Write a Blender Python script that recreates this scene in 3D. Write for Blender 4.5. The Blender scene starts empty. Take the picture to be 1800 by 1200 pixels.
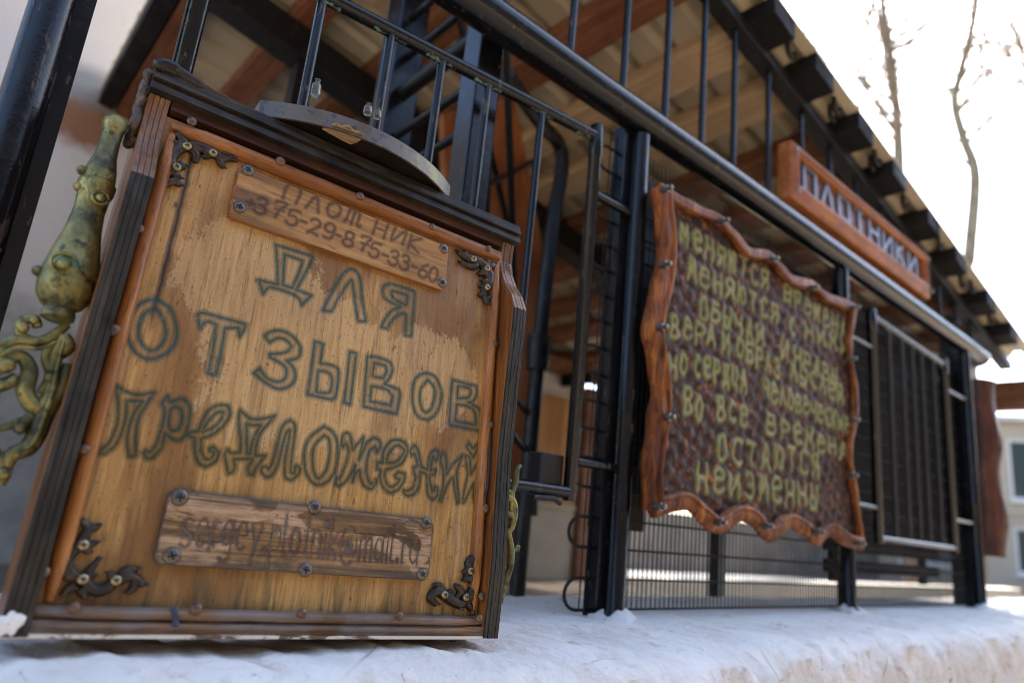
import bpy, bmesh, math, random
import numpy as np
from mathutils import Vector, Matrix
random.seed(7); rng = np.random.default_rng(7)
S = bpy.context.scene; COL = S.collection
# ------------------------------------------------------------------ camera
RC = np.array([[0.7479,0.2342,0.6212],[-0.6567,0.1236,0.744],[0.0975,-0.9643,0.2462]])   # rows: world x y z, columns: right, down, forward
q_,r_ = np.linalg.qr(RC); RC = q_@np.diag(np.sign(np.diag(r_)))
CAM = np.array([0,0,.13])
cd = bpy.data.cameras.new('camera'); co = bpy.data.objects.new('camera', cd); COL.objects.link(co)
mw = np.eye(4); mw[:3,0]=RC[:,0]; mw[:3,1]=-RC[:,1]; mw[:3,2]=-RC[:,2]; mw[:3,3]=CAM
co.matrix_world = Matrix(mw.tolist())
cd.sensor_width=36; cd.lens=24; cd.clip_start=.01; cd.clip_end=800
cd.dof.use_dof=True; cd.dof.focus_distance=.69; cd.dof.aperture_fstop=3.1; cd.dof.aperture_blades=0
S.camera = co
# ------------------------------------------------------------------ sky, sun, exposure
SUN = Vector((.6942,.1604,.7017)).normalized()
w = bpy.data.worlds.new("World"); S.world = w; w.use_nodes=True
nt = w.node_tree; bg = nt.nodes['Background']
sky = nt.nodes.new('ShaderNodeTexSky'); sky.sky_type='NISHITA'; sky.sun_disc=False
sky.sun_elevation = math.asin(SUN.z); sky.sun_rotation = math.atan2(SUN.x,SUN.y)
sky.air_density=1.0; sky.dust_density=1.2; sky.ozone_density=1.0
nt.links.new(sky.outputs[0], bg.inputs[0]); bg.inputs[1].default_value=.15
sl = bpy.data.lights.new('sun','SUN'); sl.energy=4.5; sl.angle=math.radians(.5); sl.color=(1,.93,.83)
so = bpy.data.objects.new('sun', sl); COL.objects.link(so); so.rotation_euler = SUN.to_track_quat('Z','Y').to_euler()
S.view_settings.view_transform='Standard'; S.view_settings.look='None'; S.view_settings.gamma=1
S.view_settings.exposure=2.1
S.cycles.filter_width=.85; S.cycles.max_bounces=8; S.cycles.diffuse_bounces=5; S.cycles.sample_clamp_indirect=6; S.cycles.caustics_reflective=False; S.cycles.caustics_refractive=False

# ------------------------------------------------------------------ pixel helpers (measurements on the 1800x1200 photograph, turned into places on real planes)
def ray(px,py): return RC@np.array([px-900.,py-600.,1200.])
def ony(px,py,Y):
    r=ray(px,py); return CAM+r*Y/r[1]
def far(px,py,D):
    r=ray(px,py); return CAM+r*D/np.hypot(r[0],r[1])
BR=np.array([[.9979,.0583,.0298],[-.061,.9932,.0994],[-.0238,-.101,.9946]]); BT=np.array([.0833,.5456,.0471]); BW,BH=.34496,.373912
q_,r_=np.linalg.qr(BR); BR=q_@np.diag(np.sign(np.diag(r_)))
BU,BN,BV=BR[:,0],BR[:,1],BR[:,2]
def uv(px,py,wd=0.):
    o=BT-BN*wd; r=ray(px,py); t=((o-CAM)@BN)/(r@BN); p=CAM+r*t-o
    return p@BU, p@BV

# ------------------------------------------------------------------ object helpers
def label(o,lab,cat,group=None,kind=None):
    if lab: o['label']=lab
    if cat: o['category']=cat
    if group: o['group']=group
    if kind: o['kind']=kind
    return o
def thing(name,lab,cat,loc=(0,0,0),group=None,mat=None):
    o=bpy.data.objects.new(name,None); COL.objects.link(o); o.empty_display_size=.05
    if mat is not None: o.matrix_world=mat
    else: o.location=loc
    return label(o,lab,cat,group)
class MB:
    def __init__(s): s.v=[]; s.f=[]; s.m=[]
    def add(s,v,f,m=0):
        n=len(s.v); s.v+= [tuple(map(float,p)) for p in v]; s.f+=[tuple(i+n for i in q) for q in f]; s.m+=[m]*len(f); return s
    def box(s,a,b,m=0):
        x0,y0,z0=a; x1,y1,z1=b
        x0,x1=sorted((x0,x1)); y0,y1=sorted((y0,y1)); z0,z1=sorted((z0,z1))
        v=[(x0,y0,z0),(x1,y0,z0),(x1,y1,z0),(x0,y1,z0),(x0,y0,z1),(x1,y0,z1),(x1,y1,z1),(x0,y1,z1)]
        return s.add(v,[(0,3,2,1),(4,5,6,7),(0,1,5,4),(1,2,6,5),(2,3,7,6),(3,0,4,7)],m)
    def tube(s,path,rad,n=10,m=0,flat=None,cap=True):
        """sweep a circle along a path; flat=(axis,k) squeezes the section along an axis"""
        P=[np.array(p,float) for p in path]; k=len(P)
        if np.isscalar(rad): rad=[rad]*k
        T=[]
        for i in range(k):
            t=P[min(i+1,k-1)]-P[max(i-1,0)]; l=np.linalg.norm(t); T.append(t/l if l>1e-9 else np.array([0,0,1.]))
        a=np.array([0,0,1.]) if abs(T[0][2])<.9 else np.array([1.,0,0])
        N=np.cross(T[0],a); N/=np.linalg.norm(N)
        vs=[]; 
        for i in range(k):
            N=N-T[i]*(N@T[i]); N/=max(np.linalg.norm(N),1e-9); B=np.cross(T[i],N)
            for j in range(n):
                an=2*math.pi*j/n; d=(N*math.cos(an)+B*math.sin(an))*rad[i]
                if flat is not None: d=d.copy(); d[flat[0]]*=flat[1]
                vs.append(P[i]+d)
        fs=[(i*n+j,i*n+(j+1)%n,(i+1)*n+(j+1)%n,(i+1)*n+j) for i in range(k-1) for j in range(n)]
        if cap: fs+=[tuple(range(n-1,-1,-1)),tuple((k-1)*n+j for j in range(n))]
        return s.add(vs,fs,m)
    def lathe(s,prof,n=20,m=0,base=(0,0,0),axis=2):
        vs=[];k=len(prof)
        for r,z in prof:
            for j in range(n):
                a=2*math.pi*j/n; p=[r*math.cos(a),r*math.sin(a),z]
                if axis==1: p=[p[0],z,p[1]]
                vs.append((p[0]+base[0],p[1]+base[1],p[2]+base[2]))
        fs=[(i*n+j,i*n+(j+1)%n,(i+1)*n+(j+1)%n,(i+1)*n+j) for i in range(k-1) for j in range(n)]
        fs+=[tuple(range(n-1,-1,-1)),tuple((k-1)*n+j for j in range(n))]
        return s.add(vs,fs,m)
    def prism(s,poly,fn,a,b,m=0):
        """poly of 2-D points, fn(p,h)->3-D, extruded from h=a to h=b"""
        n=len(poly); v=[fn(p,a) for p in poly]+[fn(p,b) for p in poly]
        f=[tuple(range(n-1,-1,-1)),tuple(range(n,2*n))]+[(i,(i+1)%n,n+(i+1)%n,n+i) for i in range(n)]
        return s.add(v,f,m)
    def build(s,name,mats,parent=None,smooth=None,bevel=0,seg=2,matrix=None,fix=True):
        me=bpy.data.meshes.new(name); me.from_pydata(s.v,[],s.f)
        if not isinstance(mats,(list,tuple)): mats=[mats]
        for mm in mats: me.materials.append(mm)
        if len(mats)>1: me.polygons.foreach_set('material_index',s.m)
        if fix:
            bm=bmesh.new(); bm.from_mesh(me); bmesh.ops.recalc_face_normals(bm,faces=bm.faces); bm.to_mesh(me); bm.free()
        if smooth:
            me.polygons.foreach_set('use_smooth',[True]*len(me.polygons)); me.set_sharp_from_angle(angle=math.radians(smooth))
        me.update()
        o=bpy.data.objects.new(name,me); COL.objects.link(o)
        if matrix is not None: o.matrix_world=matrix
        if parent: o.parent=parent
        if bevel:
            b=o.modifiers.new('bevel','BEVEL'); b.width=bevel; b.segments=seg; b.limit_method='ANGLE'; b.angle_limit=math.radians(40)
        return o
def grid_obj(name,mat,parent,xs,ys,fn,attrs=None,keep=None,smooth=True):
    """fn(X,Y)->(n,3) array; attrs: name->array"""
    X,Y=np.meshgrid(xs,ys); nx,ny=len(xs),len(ys)
    V=np.asarray(fn(X.ravel(),Y.ravel()),np.float32)
    idx=np.arange(nx*ny).reshape(ny,nx)
    F=np.stack([idx[:-1,:-1],idx[:-1,1:],idx[1:,1:],idx[1:,:-1]],-1).reshape(-1,4)
    if keep is not None: F=F[keep.ravel()[F].all(1)]
    me=bpy.data.meshes.new(name); me.vertices.add(len(V)); me.vertices.foreach_set('co',V.ravel())
    me.loops.add(F.size); me.loops.foreach_set('vertex_index',F.ravel().astype(np.int32))
    me.polygons.add(len(F)); me.polygons.foreach_set('loop_start',np.arange(0,F.size,4,dtype=np.int32)); me.polygons.foreach_set('loop_total',np.full(len(F),4,np.int32))
    me.polygons.foreach_set('use_smooth',[smooth]*len(F)); me.update(calc_edges=True); me.validate()
    for k,a in (attrs or {}).items():
        at=me.attributes.new(k,'FLOAT','POINT'); at.data.foreach_set('value',np.asarray(a,np.float32).ravel())
    me.materials.append(mat); o=bpy.data.objects.new(name,me); COL.objects.link(o)
    if parent: o.parent=parent
    return o
def spline(pts,n=6,closed=False):
    P=np.array(pts,float); k=len(P); out=[]
    rg=range(k if closed else k-1)
    for i in rg:
        if closed: a,b,c,d=P[(i-1)%k],P[i],P[(i+1)%k],P[(i+2)%k]
        else: a,b,c,d=P[max(i-1,0)],P[i],P[i+1],P[min(i+2,k-1)]
        for t in np.arange(n)/n:
            out.append(.5*((2*b)+(c-a)*t+(2*a-5*b+4*c-d)*t*t+(3*b-a-3*c+d)*t**3))
    if not closed: out.append(P[-1])
    return np.array(out)
def soften(poly):
    """round a traced closed outline but keep its sharp corners"""
    P=np.array(poly,float); k=len(P); out=[]
    def corner(i):
        a=P[i]-P[i-1]; b=P[(i+1)%k]-P[i]
        c=(a@b)/(np.linalg.norm(a)*np.linalg.norm(b)+1e-9); return c<.55
    cr=[corner(i) for i in range(k)]
    for i in range(k):
        b,c=P[i],P[(i+1)%k]; a=b-(c-b) if cr[i] else P[i-1]; d=c+(c-b) if cr[(i+1)%k] else P[(i+2)%k]
        for t in np.arange(4)/4: out.append(.5*((2*b)+(c-a)*t+(2*a-5*b+4*c-d)*t*t+(3*b-a-3*c+d)*t**3))
    return np.array(out)
def seg_dist(gx,gy,D,pts,closed,lim):
    """lower D by the distance of every grid point to a polyline"""
    P=np.asarray(pts,float); Q=np.roll(P,-1,0) if closed else P[1:]; A=P if closed else P[:-1]
    for a,b in zip(A,Q):
        x0,x1=min(a[0],b[0])-lim,max(a[0],b[0])+lim; y0,y1=min(a[1],b[1])-lim,max(a[1],b[1])+lim
        i0,i1=np.searchsorted(gx,[x0,x1]); j0,j1=np.searchsorted(gy,[y0,y1])
        if i1<=i0 or j1<=j0: continue
        X=gx[i0:i1][None,:]; Y=gy[j0:j1][:,None]; d=b-a; L=d@d+1e-15
        t=np.clip(((X-a[0])*d[0]+(Y-a[1])*d[1])/L,0,1)
        dd=np.hypot(X-a[0]-t*d[0],Y-a[1]-t*d[1]); np.minimum(D[j0:j1,i0:i1],dd,out=D[j0:j1,i0:i1])
def inside(gx,gy,pts):
    P=np.asarray(pts,float); X,Y=np.meshgrid(gx,gy); I=np.zeros(X.shape,bool)
    for a,b in zip(P,np.roll(P,-1,0)):
        if a[1]==b[1]: continue
        c=((a[1]>Y)!=(b[1]>Y))&(X<(b[0]-a[0])*(Y-a[1])/(b[1]-a[1])+a[0]); I^=c
    return I
# ------------------------------------------------------------------ stroke lettering
def arc(cx,cy,rx,ry,a0,a1,n=12): return [(cx+rx*math.cos(math.radians(a0+(a1-a0)*i/n)),cy+ry*math.sin(math.radians(a0+(a1-a0)*i/n))) for i in range(n+1)]
O_=[arc(.32,.5,.3,.5,90,450,20)]
GL={
'М':[[(0,0),(.12,1),(.38,.35),(.64,1),(.78,0)]],'Е':[[(.05,.55),(.58,.6)]+arc(.32,.65,.27,.35,-5,180)+[(.05,.35)]+arc(.34,.3,.29,.3,180,330)],
'Н':[[(0,0),(0,1)],[(.58,0),(.58,1)],[(0,.5),(.58,.5)]],'Я':[[(.56,0),(.56,1),(.3,1)]+arc(.3,.74,.26,.26,90,270)+[(.56,.48)],[(.34,.48),(.05,0)]],
'Ю':[[(0,0),(0,1)],[(0,.5),(.25,.5)],arc(.5,.5,.26,.5,90,450,20)],'Т':[[(0,1),(.62,1)],[(.31,1),(.31,0)]],
'С':[arc(.34,.5,.32,.5,50,310,16)],'В':[[(0,0),(0,1),(.3,1)]+arc(.3,.77,.25,.23,90,-90)+[(0,.54)],[(.3,.54)]+arc(.3,.27,.3,.27,90,-90)+[(0,0)]],
'Р':[[(0,0),(0,1),(.28,1)]+arc(.28,.73,.28,.27,90,-90)+[(0,.46)]],'А':[[(0,0),(.3,1),(.6,0)],[(.1,.35),(.5,.35)]],
'И':[[(0,1),(0,0),(.56,1),(.56,0)]],'О':O_,'Б':[[(.52,1),(0,1),(0,0),(.3,0)]+arc(.3,.29,.27,.29,-90,90)+[(0,.58)]],
'Ы':[[(0,1),(0,0),(.2,0)]+arc(.2,.26,.22,.26,-90,90)+[(0,.52)],[(.66,0),(.66,1)]],'Ч':[[(0,1),(0,.65),(.1,.5),(.5,.5)],[(.5,1),(.5,0)]],
'З':[arc(.26,.76,.26,.24,150,-90)+[(.2,.52)],[(.26,.52)]+arc(.26,.26,.3,.26,90,-150)],'Л':[[(0,0),(.28,1),(.58,0)]],
'Й':[[(0,.85),(0,0),(.56,.85),(.56,0)],arc(.28,1.05,.14,.1,180,360,6)],'Д':[[(.1,.12),(.2,1),(.5,1),(.6,.12)],[(0,-.1),(0,.12),(.7,.12),(.7,-.1)]],
'Ц':[[(0,1),(0,.1),(.55,.1),(.55,1)],[(.55,.1),(.68,.1),(.68,-.1)]],'К':[[(0,0),(0,1)],[(.55,1),(0,.5),(.58,0)]],'П':[[(0,0),(0,1),(.56,1),(.56,0)]],
'0':[arc(.3,.5,.28,.5,90,450,20)],'2':[arc(.28,.72,.26,.28,160,-30)+[(.02,.02),(.2,.1),(.56,.02)]],'3':[arc(.26,.77,.25,.23,160,-90)+[(.22,.54)],[(.26,.54)]+arc(.26,.27,.3,.27,90,-160)],
'5':[[(.56,1),(.14,.96),(.08,.58),(.28,.62)]+arc(.28,.31,.28,.31,85,-150)],'6':[[(.48,1),(.2,.75),(.04,.4)]+arc(.3,.28,.27,.28,160,-200,18)],
'7':[[(0,.9),(.1,1),(.56,1),(.3,.5),(.2,0)],[(.08,.48),(.5,.52)]],'8':[arc(.3,.75,.22,.25,-90,270,18),arc(.3,.25,.28,.25,90,450,18)],
'9':[arc(.3,.72,.26,.28,-20,340,18)+[(.54,.3),(.4,.02),(.1,.04)]],'+':[[(.1,.5),(.5,.5)],[(.3,.3),(.3,.7)]],'-':[[(.08,.45),(.5,.45)]],
's':[[(.4,.62)]+arc(.22,.5,.2,.16,40,200,8)+arc(.22,.17,.22,.17,90,-140,8)],'e':[[(.02,.36),(.44,.38)]+arc(.23,.36,.21,.32,5,310,14)],'r':[[(0,0),(0,.66)],[(0,.45),(.15,.64),(.34,.64)]],
'g':[arc(.22,.4,.2,.28,20,380,14),[(.42,.66),(.42,-.1)]+arc(.22,-.1,.2,.2,0,-150,8)],'y':[[(0,.66),(.22,.1)],[(.44,.66),(.1,-.3)]],'.':[arc(.1,.06,.06,.06,0,360,8)],
'p':[[(0,-.32),(0,.66)],arc(.22,.36,.2,.3,140,-140,14)],'l':[[(.1,1),(.1,.05),(.22,0)]],'o':[arc(.22,.34,.21,.33,90,450,16)],'t':[[(.15,.95),(.15,.1),(.32,0)],[(0,.64),(.34,.64)]],
'n':[[(0,0),(0,.66)],[(0,.42)]+arc(.2,.44,.2,.22,160,0,8)+[(.4,0)]],'i':[[(.08,0),(.08,.62)],arc(.08,.86,.05,.05,0,360,8)],'k':[[(0,0),(0,1)],[(.36,.64),(0,.3),(.38,0)]],
'@':[arc(.4,.35,.14,.2,90,450,14),[(.56,.6),(.56,.2),(.7,.14)]+arc(.42,.35,.42,.5,-10,300,18)],'m':[[(0,0),(0,.66)],[(0,.45),(.18,.64),(.3,.5),(.3,0)],[(.3,.45),(.48,.64),(.6,.5),(.6,0)]],
'т':[[(.03,.05),(.1,.25),(.1,1)],[(.1,.7)]+arc(.27,.75,.15,.25,160,0,8)+[(.42,0)],[(.42,.7)]+arc(.58,.75,.15,.25,160,0,8)+[(.74,.15),(.84,.02),(.92,.12)]],
'a':[arc(.2,.32,.19,.31,50,400,14),[(.42,.66),(.42,0)]],'u':[[(0,.66),(0,.15),(.2,0),(.4,.15)],[(.42,.66),(.42,0)]],
}
def glyph(ch,cx,cy,h,wd=None,slant=0.):
    st=GL[ch]; xs=[p[0] for s in st for p in s]; x0,x1=min(xs),max(xs); k=h if wd is None else wd/max(x1-x0,.2)
    return [[(cx+(p[0]-(x0+x1)/2)*k+slant*(p[1]-.5)*h,cy+(p[1]-.5)*h) for p in s] for s in st]

# ------------------------------------------------------------------ materials
class G:
    def __init__(s,name):
        s.m=bpy.data.materials.new(name); s.m.use_nodes=True; s.t=s.m.node_tree; s.b=s.t.nodes['Principled BSDF']; s.tc=s.t.nodes.new('ShaderNodeTexCoord')
    def node(s,ty,**k):
        n=s.t.nodes.new(ty)
        for a,v in k.items(): setattr(n,a,v)
        return n
    def put(s,sock,v):
        if isinstance(v,bpy.types.NodeSocket): s.t.links.new(v,sock)
        elif isinstance(v,(tuple,list)): sock.default_value=tuple(v)+((1,) if len(v)==3 and len(sock.default_value)==4 else ())
        elif hasattr(sock.default_value,'__len__'): sock.default_value=(v,v,v,1)
        else: sock.default_value=v
    def co(s,scale=(1,1,1),loc=(0,0,0),rot=(0,0,0)):
        n=s.node('ShaderNodeMapping'); s.t.links.new(s.tc.outputs['Object'],n.inputs[0]); n.inputs['Scale'].default_value=scale; n.inputs['Location'].default_value=loc; n.inputs['Rotation'].default_value=rot; return n.outputs[0]
    def noise(s,vec,scale=5,detail=4,rough=.55,dist=0):
        n=s.node('ShaderNodeTexNoise'); s.put(n.inputs['Vector'],vec); n.inputs['Scale'].default_value=scale; n.inputs['Detail'].default_value=detail; n.inputs['Roughness'].default_value=rough; n.inputs['Distortion'].default_value=dist; return n.outputs[0]
    def voro(s,vec,scale,feature='F1',out='Distance'):
        n=s.node('ShaderNodeTexVoronoi'); n.feature=feature; s.put(n.inputs['Vector'],vec); n.inputs['Scale'].default_value=scale; return n.outputs[out]
    def ramp(s,f,*st):
        n=s.node('ShaderNodeValToRGB'); s.put(n.inputs[0],f); e=n.color_ramp.elements
        while len(e)<len(st): e.new(.5)
        for el,(p,c) in zip(e,st): el.position=p; el.color=(tuple(c)+(1,)) if isinstance(c,(tuple,list)) else (c,c,c,1)
        return n.outputs[0]
    def mix(s,f,a,b,bl='MIX'):
        n=s.node('ShaderNodeMix',data_type='RGBA',blend_type=bl); s.put(n.inputs[0],f); s.put(n.inputs[6],a); s.put(n.inputs[7],b); return n.outputs[2]
    def math(s,op,a,b=0.,c=None):
        n=s.node('ShaderNodeMath',operation=op); s.put(n.inputs[0],a); s.put(n.inputs[1],b)
        if c is not None: s.put(n.inputs[2],c)
        return n.outputs[0]
    def attr(s,name):
        n=s.node('ShaderNodeAttribute',attribute_name=name); return n.outputs['Fac']
    def axis(s,i):
        n=s.node('ShaderNodeSeparateXYZ'); s.t.links.new(s.tc.outputs['Object'],n.inputs[0]); return n.outputs[i]
    def bump(s,h,strength=.3,dist=.001,nrm=None):
        n=s.node('ShaderNodeBump'); s.put(n.inputs['Height'],h); n.inputs['Strength'].default_value=strength; n.inputs['Distance'].default_value=dist
        if nrm is not None: s.t.links.new(nrm,n.inputs['Normal'])
        return n.outputs[0]
    def out(s,col=None,rough=None,metal=None,nrm=None,spec=None,coat=None,coatr=None):
        if col is not None: s.put(s.b.inputs['Base Color'],col)
        if rough is not None: s.put(s.b.inputs['Roughness'],rough)
        if metal is not None: s.put(s.b.inputs['Metallic'],metal)
        if spec is not None: s.put(s.b.inputs['Specular IOR Level'],spec)
        if coat is not None: s.put(s.b.inputs['Coat Weight'],coat)
        if coatr is not None: s.put(s.b.inputs['Coat Roughness'],coatr)
        if nrm is not None: s.t.links.new(nrm,s.b.inputs['Normal'])
        return s.m
def wood(name,c_dark,c_mid,c_light,grain=(1,1,1),sc=60,rough=.45,spots=.5,grey=0.,bump=.35,coat=0.,dist=.0008,spec=.26):
    """grain: stretch of the object space; small along the fibres"""
    g=G(name); v=g.co(grain); n1=g.noise(v,sc,6,.62,.4); n2=g.noise(g.co((1,1,1)),7,4,.6,.3); n3=g.noise(v,sc*4,3,.6)
    c=g.ramp(n1,(.3,c_dark),(.5,c_mid),(.72,c_light)); c=g.mix(g.ramp(n2,(.42,0.),(.62,.55)),c,c_dark)
    c=g.mix(g.ramp(n3,(.56,0.),(.66,spots)),c,tuple(x*.35 for x in c_dark))
    if grey: c=g.mix(g.ramp(g.noise(g.co((1,1,1)),23,5,.65,.5),(.45,0.),(.62,grey)),c,(.17,.16,.15))
    nb=g.bump(g.math('ADD',n1,g.math('MULTIPLY',n3,.6)),bump,dist)
    return g.out(c,g.ramp(n2,(.35,rough*.75),(.7,min(1,rough*1.35))),nrm=nb,coat=coat,coatr=.25,spec=spec)
M={}
# letters panel
def m_panel():
    g=G('lettered_plywood'); v=g.co((1,1,.045)); fib=g.noise(v,230,5,.65,.2); fine=g.noise(g.co((1,1,.10)),700,3,.6); big=g.noise(g.co((1,1,.45)),9,4,.6,.6); mid=g.noise(g.co((1,1,.5)),26,4,.65,.8); spk=g.noise(g.co(),520,3,.7)
    c=g.ramp(fib,(.26,(.30,.155,.046)),(.48,(.43,.245,.08)),(.70,(.55,.34,.122)))
    c=g.mix(g.ramp(big,(.42,.85),(.54,0.)),c,(.19,.09,.030))
    c=g.mix(g.ramp(g.noise(g.co((1,1,.3)),38,5,.7,.5),(.54,0.),(.66,.5)),c,(.17,.085,.03))
    # worn pale patches where the old varnish has flaked off, with ragged edges
    x=g.axis(0); z=g.axis(2)
    def blob(cx,cz,rx,rz):
        dx=g.math('DIVIDE',g.math('SUBTRACT',x,cx),rx); dz=g.math('DIVIDE',g.math('SUBTRACT',z,cz),rz)
        return g.math('SQRT',g.math('ADD',g.math('MULTIPLY',dx,dx),g.math('MULTIPLY',dz,dz)))
    b=g.math('MINIMUM',blob(.095,.245,.075,.075),blob(.165,.195,.10,.085)); b=g.math('MINIMUM',b,blob(.27,.215,.06,.05))
    ed=g.math('ADD',b,g.math('MULTIPLY',g.math('SUBTRACT',mid,.5),1.5)); ed=g.math('ADD',ed,g.math('MULTIPLY',g.math('SUBTRACT',spk,.5),.35))
    pale=g.ramp(g.math('MULTIPLY',ed,.5),(.44,1.),(.47,0.))
    pc=g.ramp(g.noise(g.co((1,1,.06)),260,4,.65),(.35,(.44,.275,.115)),(.6,(.60,.41,.195)))
    c=g.mix(g.math('MULTIPLY',pale,.6),c,pc)
    # dark pores, specks and weathered streaks
    c=g.mix(g.ramp(g.noise(g.co((1,1,.055)),400,4,.7),(.54,0.),(.64,.5)),c,(.10,.052,.022))
    c=g.mix(g.ramp(g.noise(g.co((1,1,.03)),120,4,.7),(.61,0.),(.70,.65)),c,(.13,.085,.06))
    c=g.mix(g.ramp(spk,(.60,0.),(.68,.7)),c,(.05,.03,.018)); c=g.mix(g.ramp(g.noise(g.co((1,1,.4)),210,4,.75),(.62,0.),(.68,.8)),c,(.045,.026,.016))
    c=g.mix(g.math('MULTIPLY',g.ramp(x,(.21,0.),(.30,1.)),g.ramp(g.noise(g.co((1,1,.04)),170,4,.7),(.54,0.),(.64,.7))),c,(.22,.17,.13))
    c=g.mix(g.ramp(g.noise(g.co((1,1,.25)),14,5,.7,.6),(.58,0.),(.72,.55)),c,(.12,.06,.022))
    # mould near the foot of the panel
    lo=g.ramp(z,(.0,1.),(.035,0.)); c=g.mix(g.math('MULTIPLY',lo,g.ramp(g.noise(g.co((1,1,.12)),90,4,.7),(.48,0.),(.6,.85))),c,(.06,.055,.03))
    # vertical crack
    wob=g.math('MULTIPLY',g.math('SUBTRACT',g.noise(g.co((0,0,1)),40,3),.5),.006)
    dcr=g.math('ABSOLUTE',g.math('ADD',g.math('SUBTRACT',x,.0245),wob)); crk=g.math('MULTIPLY',g.ramp(dcr,(.0002,1.),(.0009,0.)),g.ramp(z,(.19,0.),(.21,1.)))
    c=g.mix(crk,c,(.02,.012,.008))
    # painted letters: felt-pen outline round a darkened fill
    sd=g.math('ADD',g.attr('sd'),g.math('MULTIPLY',g.math('SUBTRACT',g.noise(g.co(),260,2,.5),.5),.00035))
    fill=g.ramp(g.math('MULTIPLY',g.math('ADD',sd,.001),500.),(.45,0.),(.6,1.))
    c=g.mix(g.math('MULTIPLY',fill,.24),c,g.ramp(fib,(.3,(.15,.09,.035)),(.7,(.27,.16,.065))))
    ln=g.ramp(g.math('ABSOLUTE',sd),(.00040,1.),(.00070,0.)); ln=g.math('MULTIPLY',ln,g.ramp(g.noise(g.co(),420,3,.7),(.30,.45),(.42,1.)))
    gc=g.mix(g.ramp(g.noise(g.co(),16,2),(.45,0.),(.6,1.)),(.001,.045,.033),(.001,.052,.062)); gc=g.mix(g.ramp(z,(.10,.85),(.18,0.)),gc,(.006,.024,.010))
    c=g.mix(g.math('MULTIPLY',ln,.95),c,gc)
    h=g.math('ADD',fib,g.math('MULTIPLY',fine,.7)); h=g.math('SUBTRACT',h,g.math('MULTIPLY',crk,2.)); h=g.math('SUBTRACT',h,g.math('MULTIPLY',ln,.5)); h=g.math('ADD',h,g.math('MULTIPLY',pale,-.8))
    return g.out(c,g.ramp(mid,(.3,.28),(.7,.5)),nrm=g.bump(h,.5,.0008),spec=.34)
M['panel']=m_panel()
M['strip']=wood('varnished_strip',(.15,.052,.014),(.30,.115,.03),(.42,.18,.055),(.08,1,1),150,.34,.6,.18)
M['strip_v']=wood('varnished_strip_upright',(.17,.06,.015),(.33,.13,.033),(.46,.205,.06),(1,1,.08),150,.32,.6,.12)
M['board']=wood('brown_side_board',(.10,.033,.01),(.21,.075,.02),(.33,.13,.035),(1,1,.08),90,.38,.5)
M['bottom']=wood('weathered_rail',(.09,.055,.032),(.19,.11,.06),(.30,.17,.09),(.06,1,1),170,.42,.6,.65)
M['black_wood']=wood('blackened_wood',(.008,.007,.006),(.022,.019,.016),(.07,.055,.04),(.05,1,1),160,.36,.5,.12,.7)
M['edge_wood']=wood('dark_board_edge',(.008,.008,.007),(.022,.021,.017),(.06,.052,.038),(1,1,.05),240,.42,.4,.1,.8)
M['edge_pale']=wood('pale_board_edge',(.09,.038,.015),(.19,.09,.042),(.30,.18,.11),(1,1,.1),150,.4,.5,.35)  # paler brown for the sloping upper stretch of the edge
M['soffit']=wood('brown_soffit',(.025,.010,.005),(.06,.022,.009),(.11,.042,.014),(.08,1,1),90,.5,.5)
def m_white_chip():
    g=G('chipped_white_paint'); n=g.noise(g.co((.4,1,1)),42,5,.7,.4); c=g.mix(g.ramp(n,(.42,0.),(.46,1.)),(.12,.075,.04),(.62,.57,.47)); return g.out(c,.6,nrm=g.bump(n,.4,.001))
M['chip']=m_white_chip()
def m_black(name,base=(.009,.010,.013),rough=.27,gr=.35):
    g=G(name); n=g.noise(g.co(),38,5,.65,.3); n2=g.noise(g.co(),330,3,.6); n3=g.noise(g.co((1,1,.25)),90,4,.7)
    c=g.mix(g.ramp(n,(.56,0.),(.7,.7)),base,(.016,.015,.013)); c=g.mix(g.ramp(n3,(.62,0.),(.67,.6)),c,(.11,.085,.06))
    return g.out(c,g.ramp(n,(.3,rough*.8),(.7,rough*1.6)),nrm=g.bump(g.math('ADD',n,g.math('MULTIPLY',n2,.45)),gr,.0016),spec=.36)
M['black']=m_black('black_gloss_paint',(.0045,.005,.0065),.16,.22); M['black2']=m_black('black_dull_paint',(.008,.008,.009),.36,.25)
M['bar']=m_black('lit_bar_black_paint',(.030,.026,.022),.34,.25)  # lighter brownish copy of the black paint, lit bar edges put into its colour
def m_verd():
    g=G('black_paint_with_green_weld'); n=g.noise(g.co(),60,5,.7,.5); c=g.mix(g.ramp(n,(.5,0.),(.56,.8)),(.01,.011,.013),(.10,.20,.15)); return g.out(c,.45,nrm=g.bump(n,.5,.003))
M['weld']=m_verd()
def m_brass():
    g=G('tarnished_brass'); n=g.noise(g.co(),26,5,.65,.4); n2=g.noise(g.co(),90,4,.6)
    c=g.ramp(n,(.34,(.03,.035,.014)),(.46,(.13,.125,.04)),(.58,(.28,.24,.08)),(.68,(.10,.14,.07))); c=g.mix(g.ramp(n2,(.52,0.),(.62,.85)),c,(.022,.02,.009))
    return g.out(c,g.ramp(n,(.3,.45),(.7,.28)),metal=g.ramp(n,(.35,.2),(.6,.6)),nrm=g.bump(g.math('ADD',n,g.math('MULTIPLY',g.noise(g.co((1,1,.6)),170,4,.65,1.5),.8)),.5,.003))
M['brass']=m_brass()
def m_metal(name,c1,c2,rough=.35,metal=.9,sc=180,spot=.6):
    g=G(name); n=g.noise(g.co(),sc,4,.65); n2=g.noise(g.co(),sc*.35,3); c=g.mix(g.ramp(n,(.45,0.),(.62,spot)),c1,c2); return g.out(c,g.ramp(n2,(.3,rough*.8),(.7,rough*1.6)),metal=metal,nrm=g.bump(n,.25,.0008))
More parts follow.
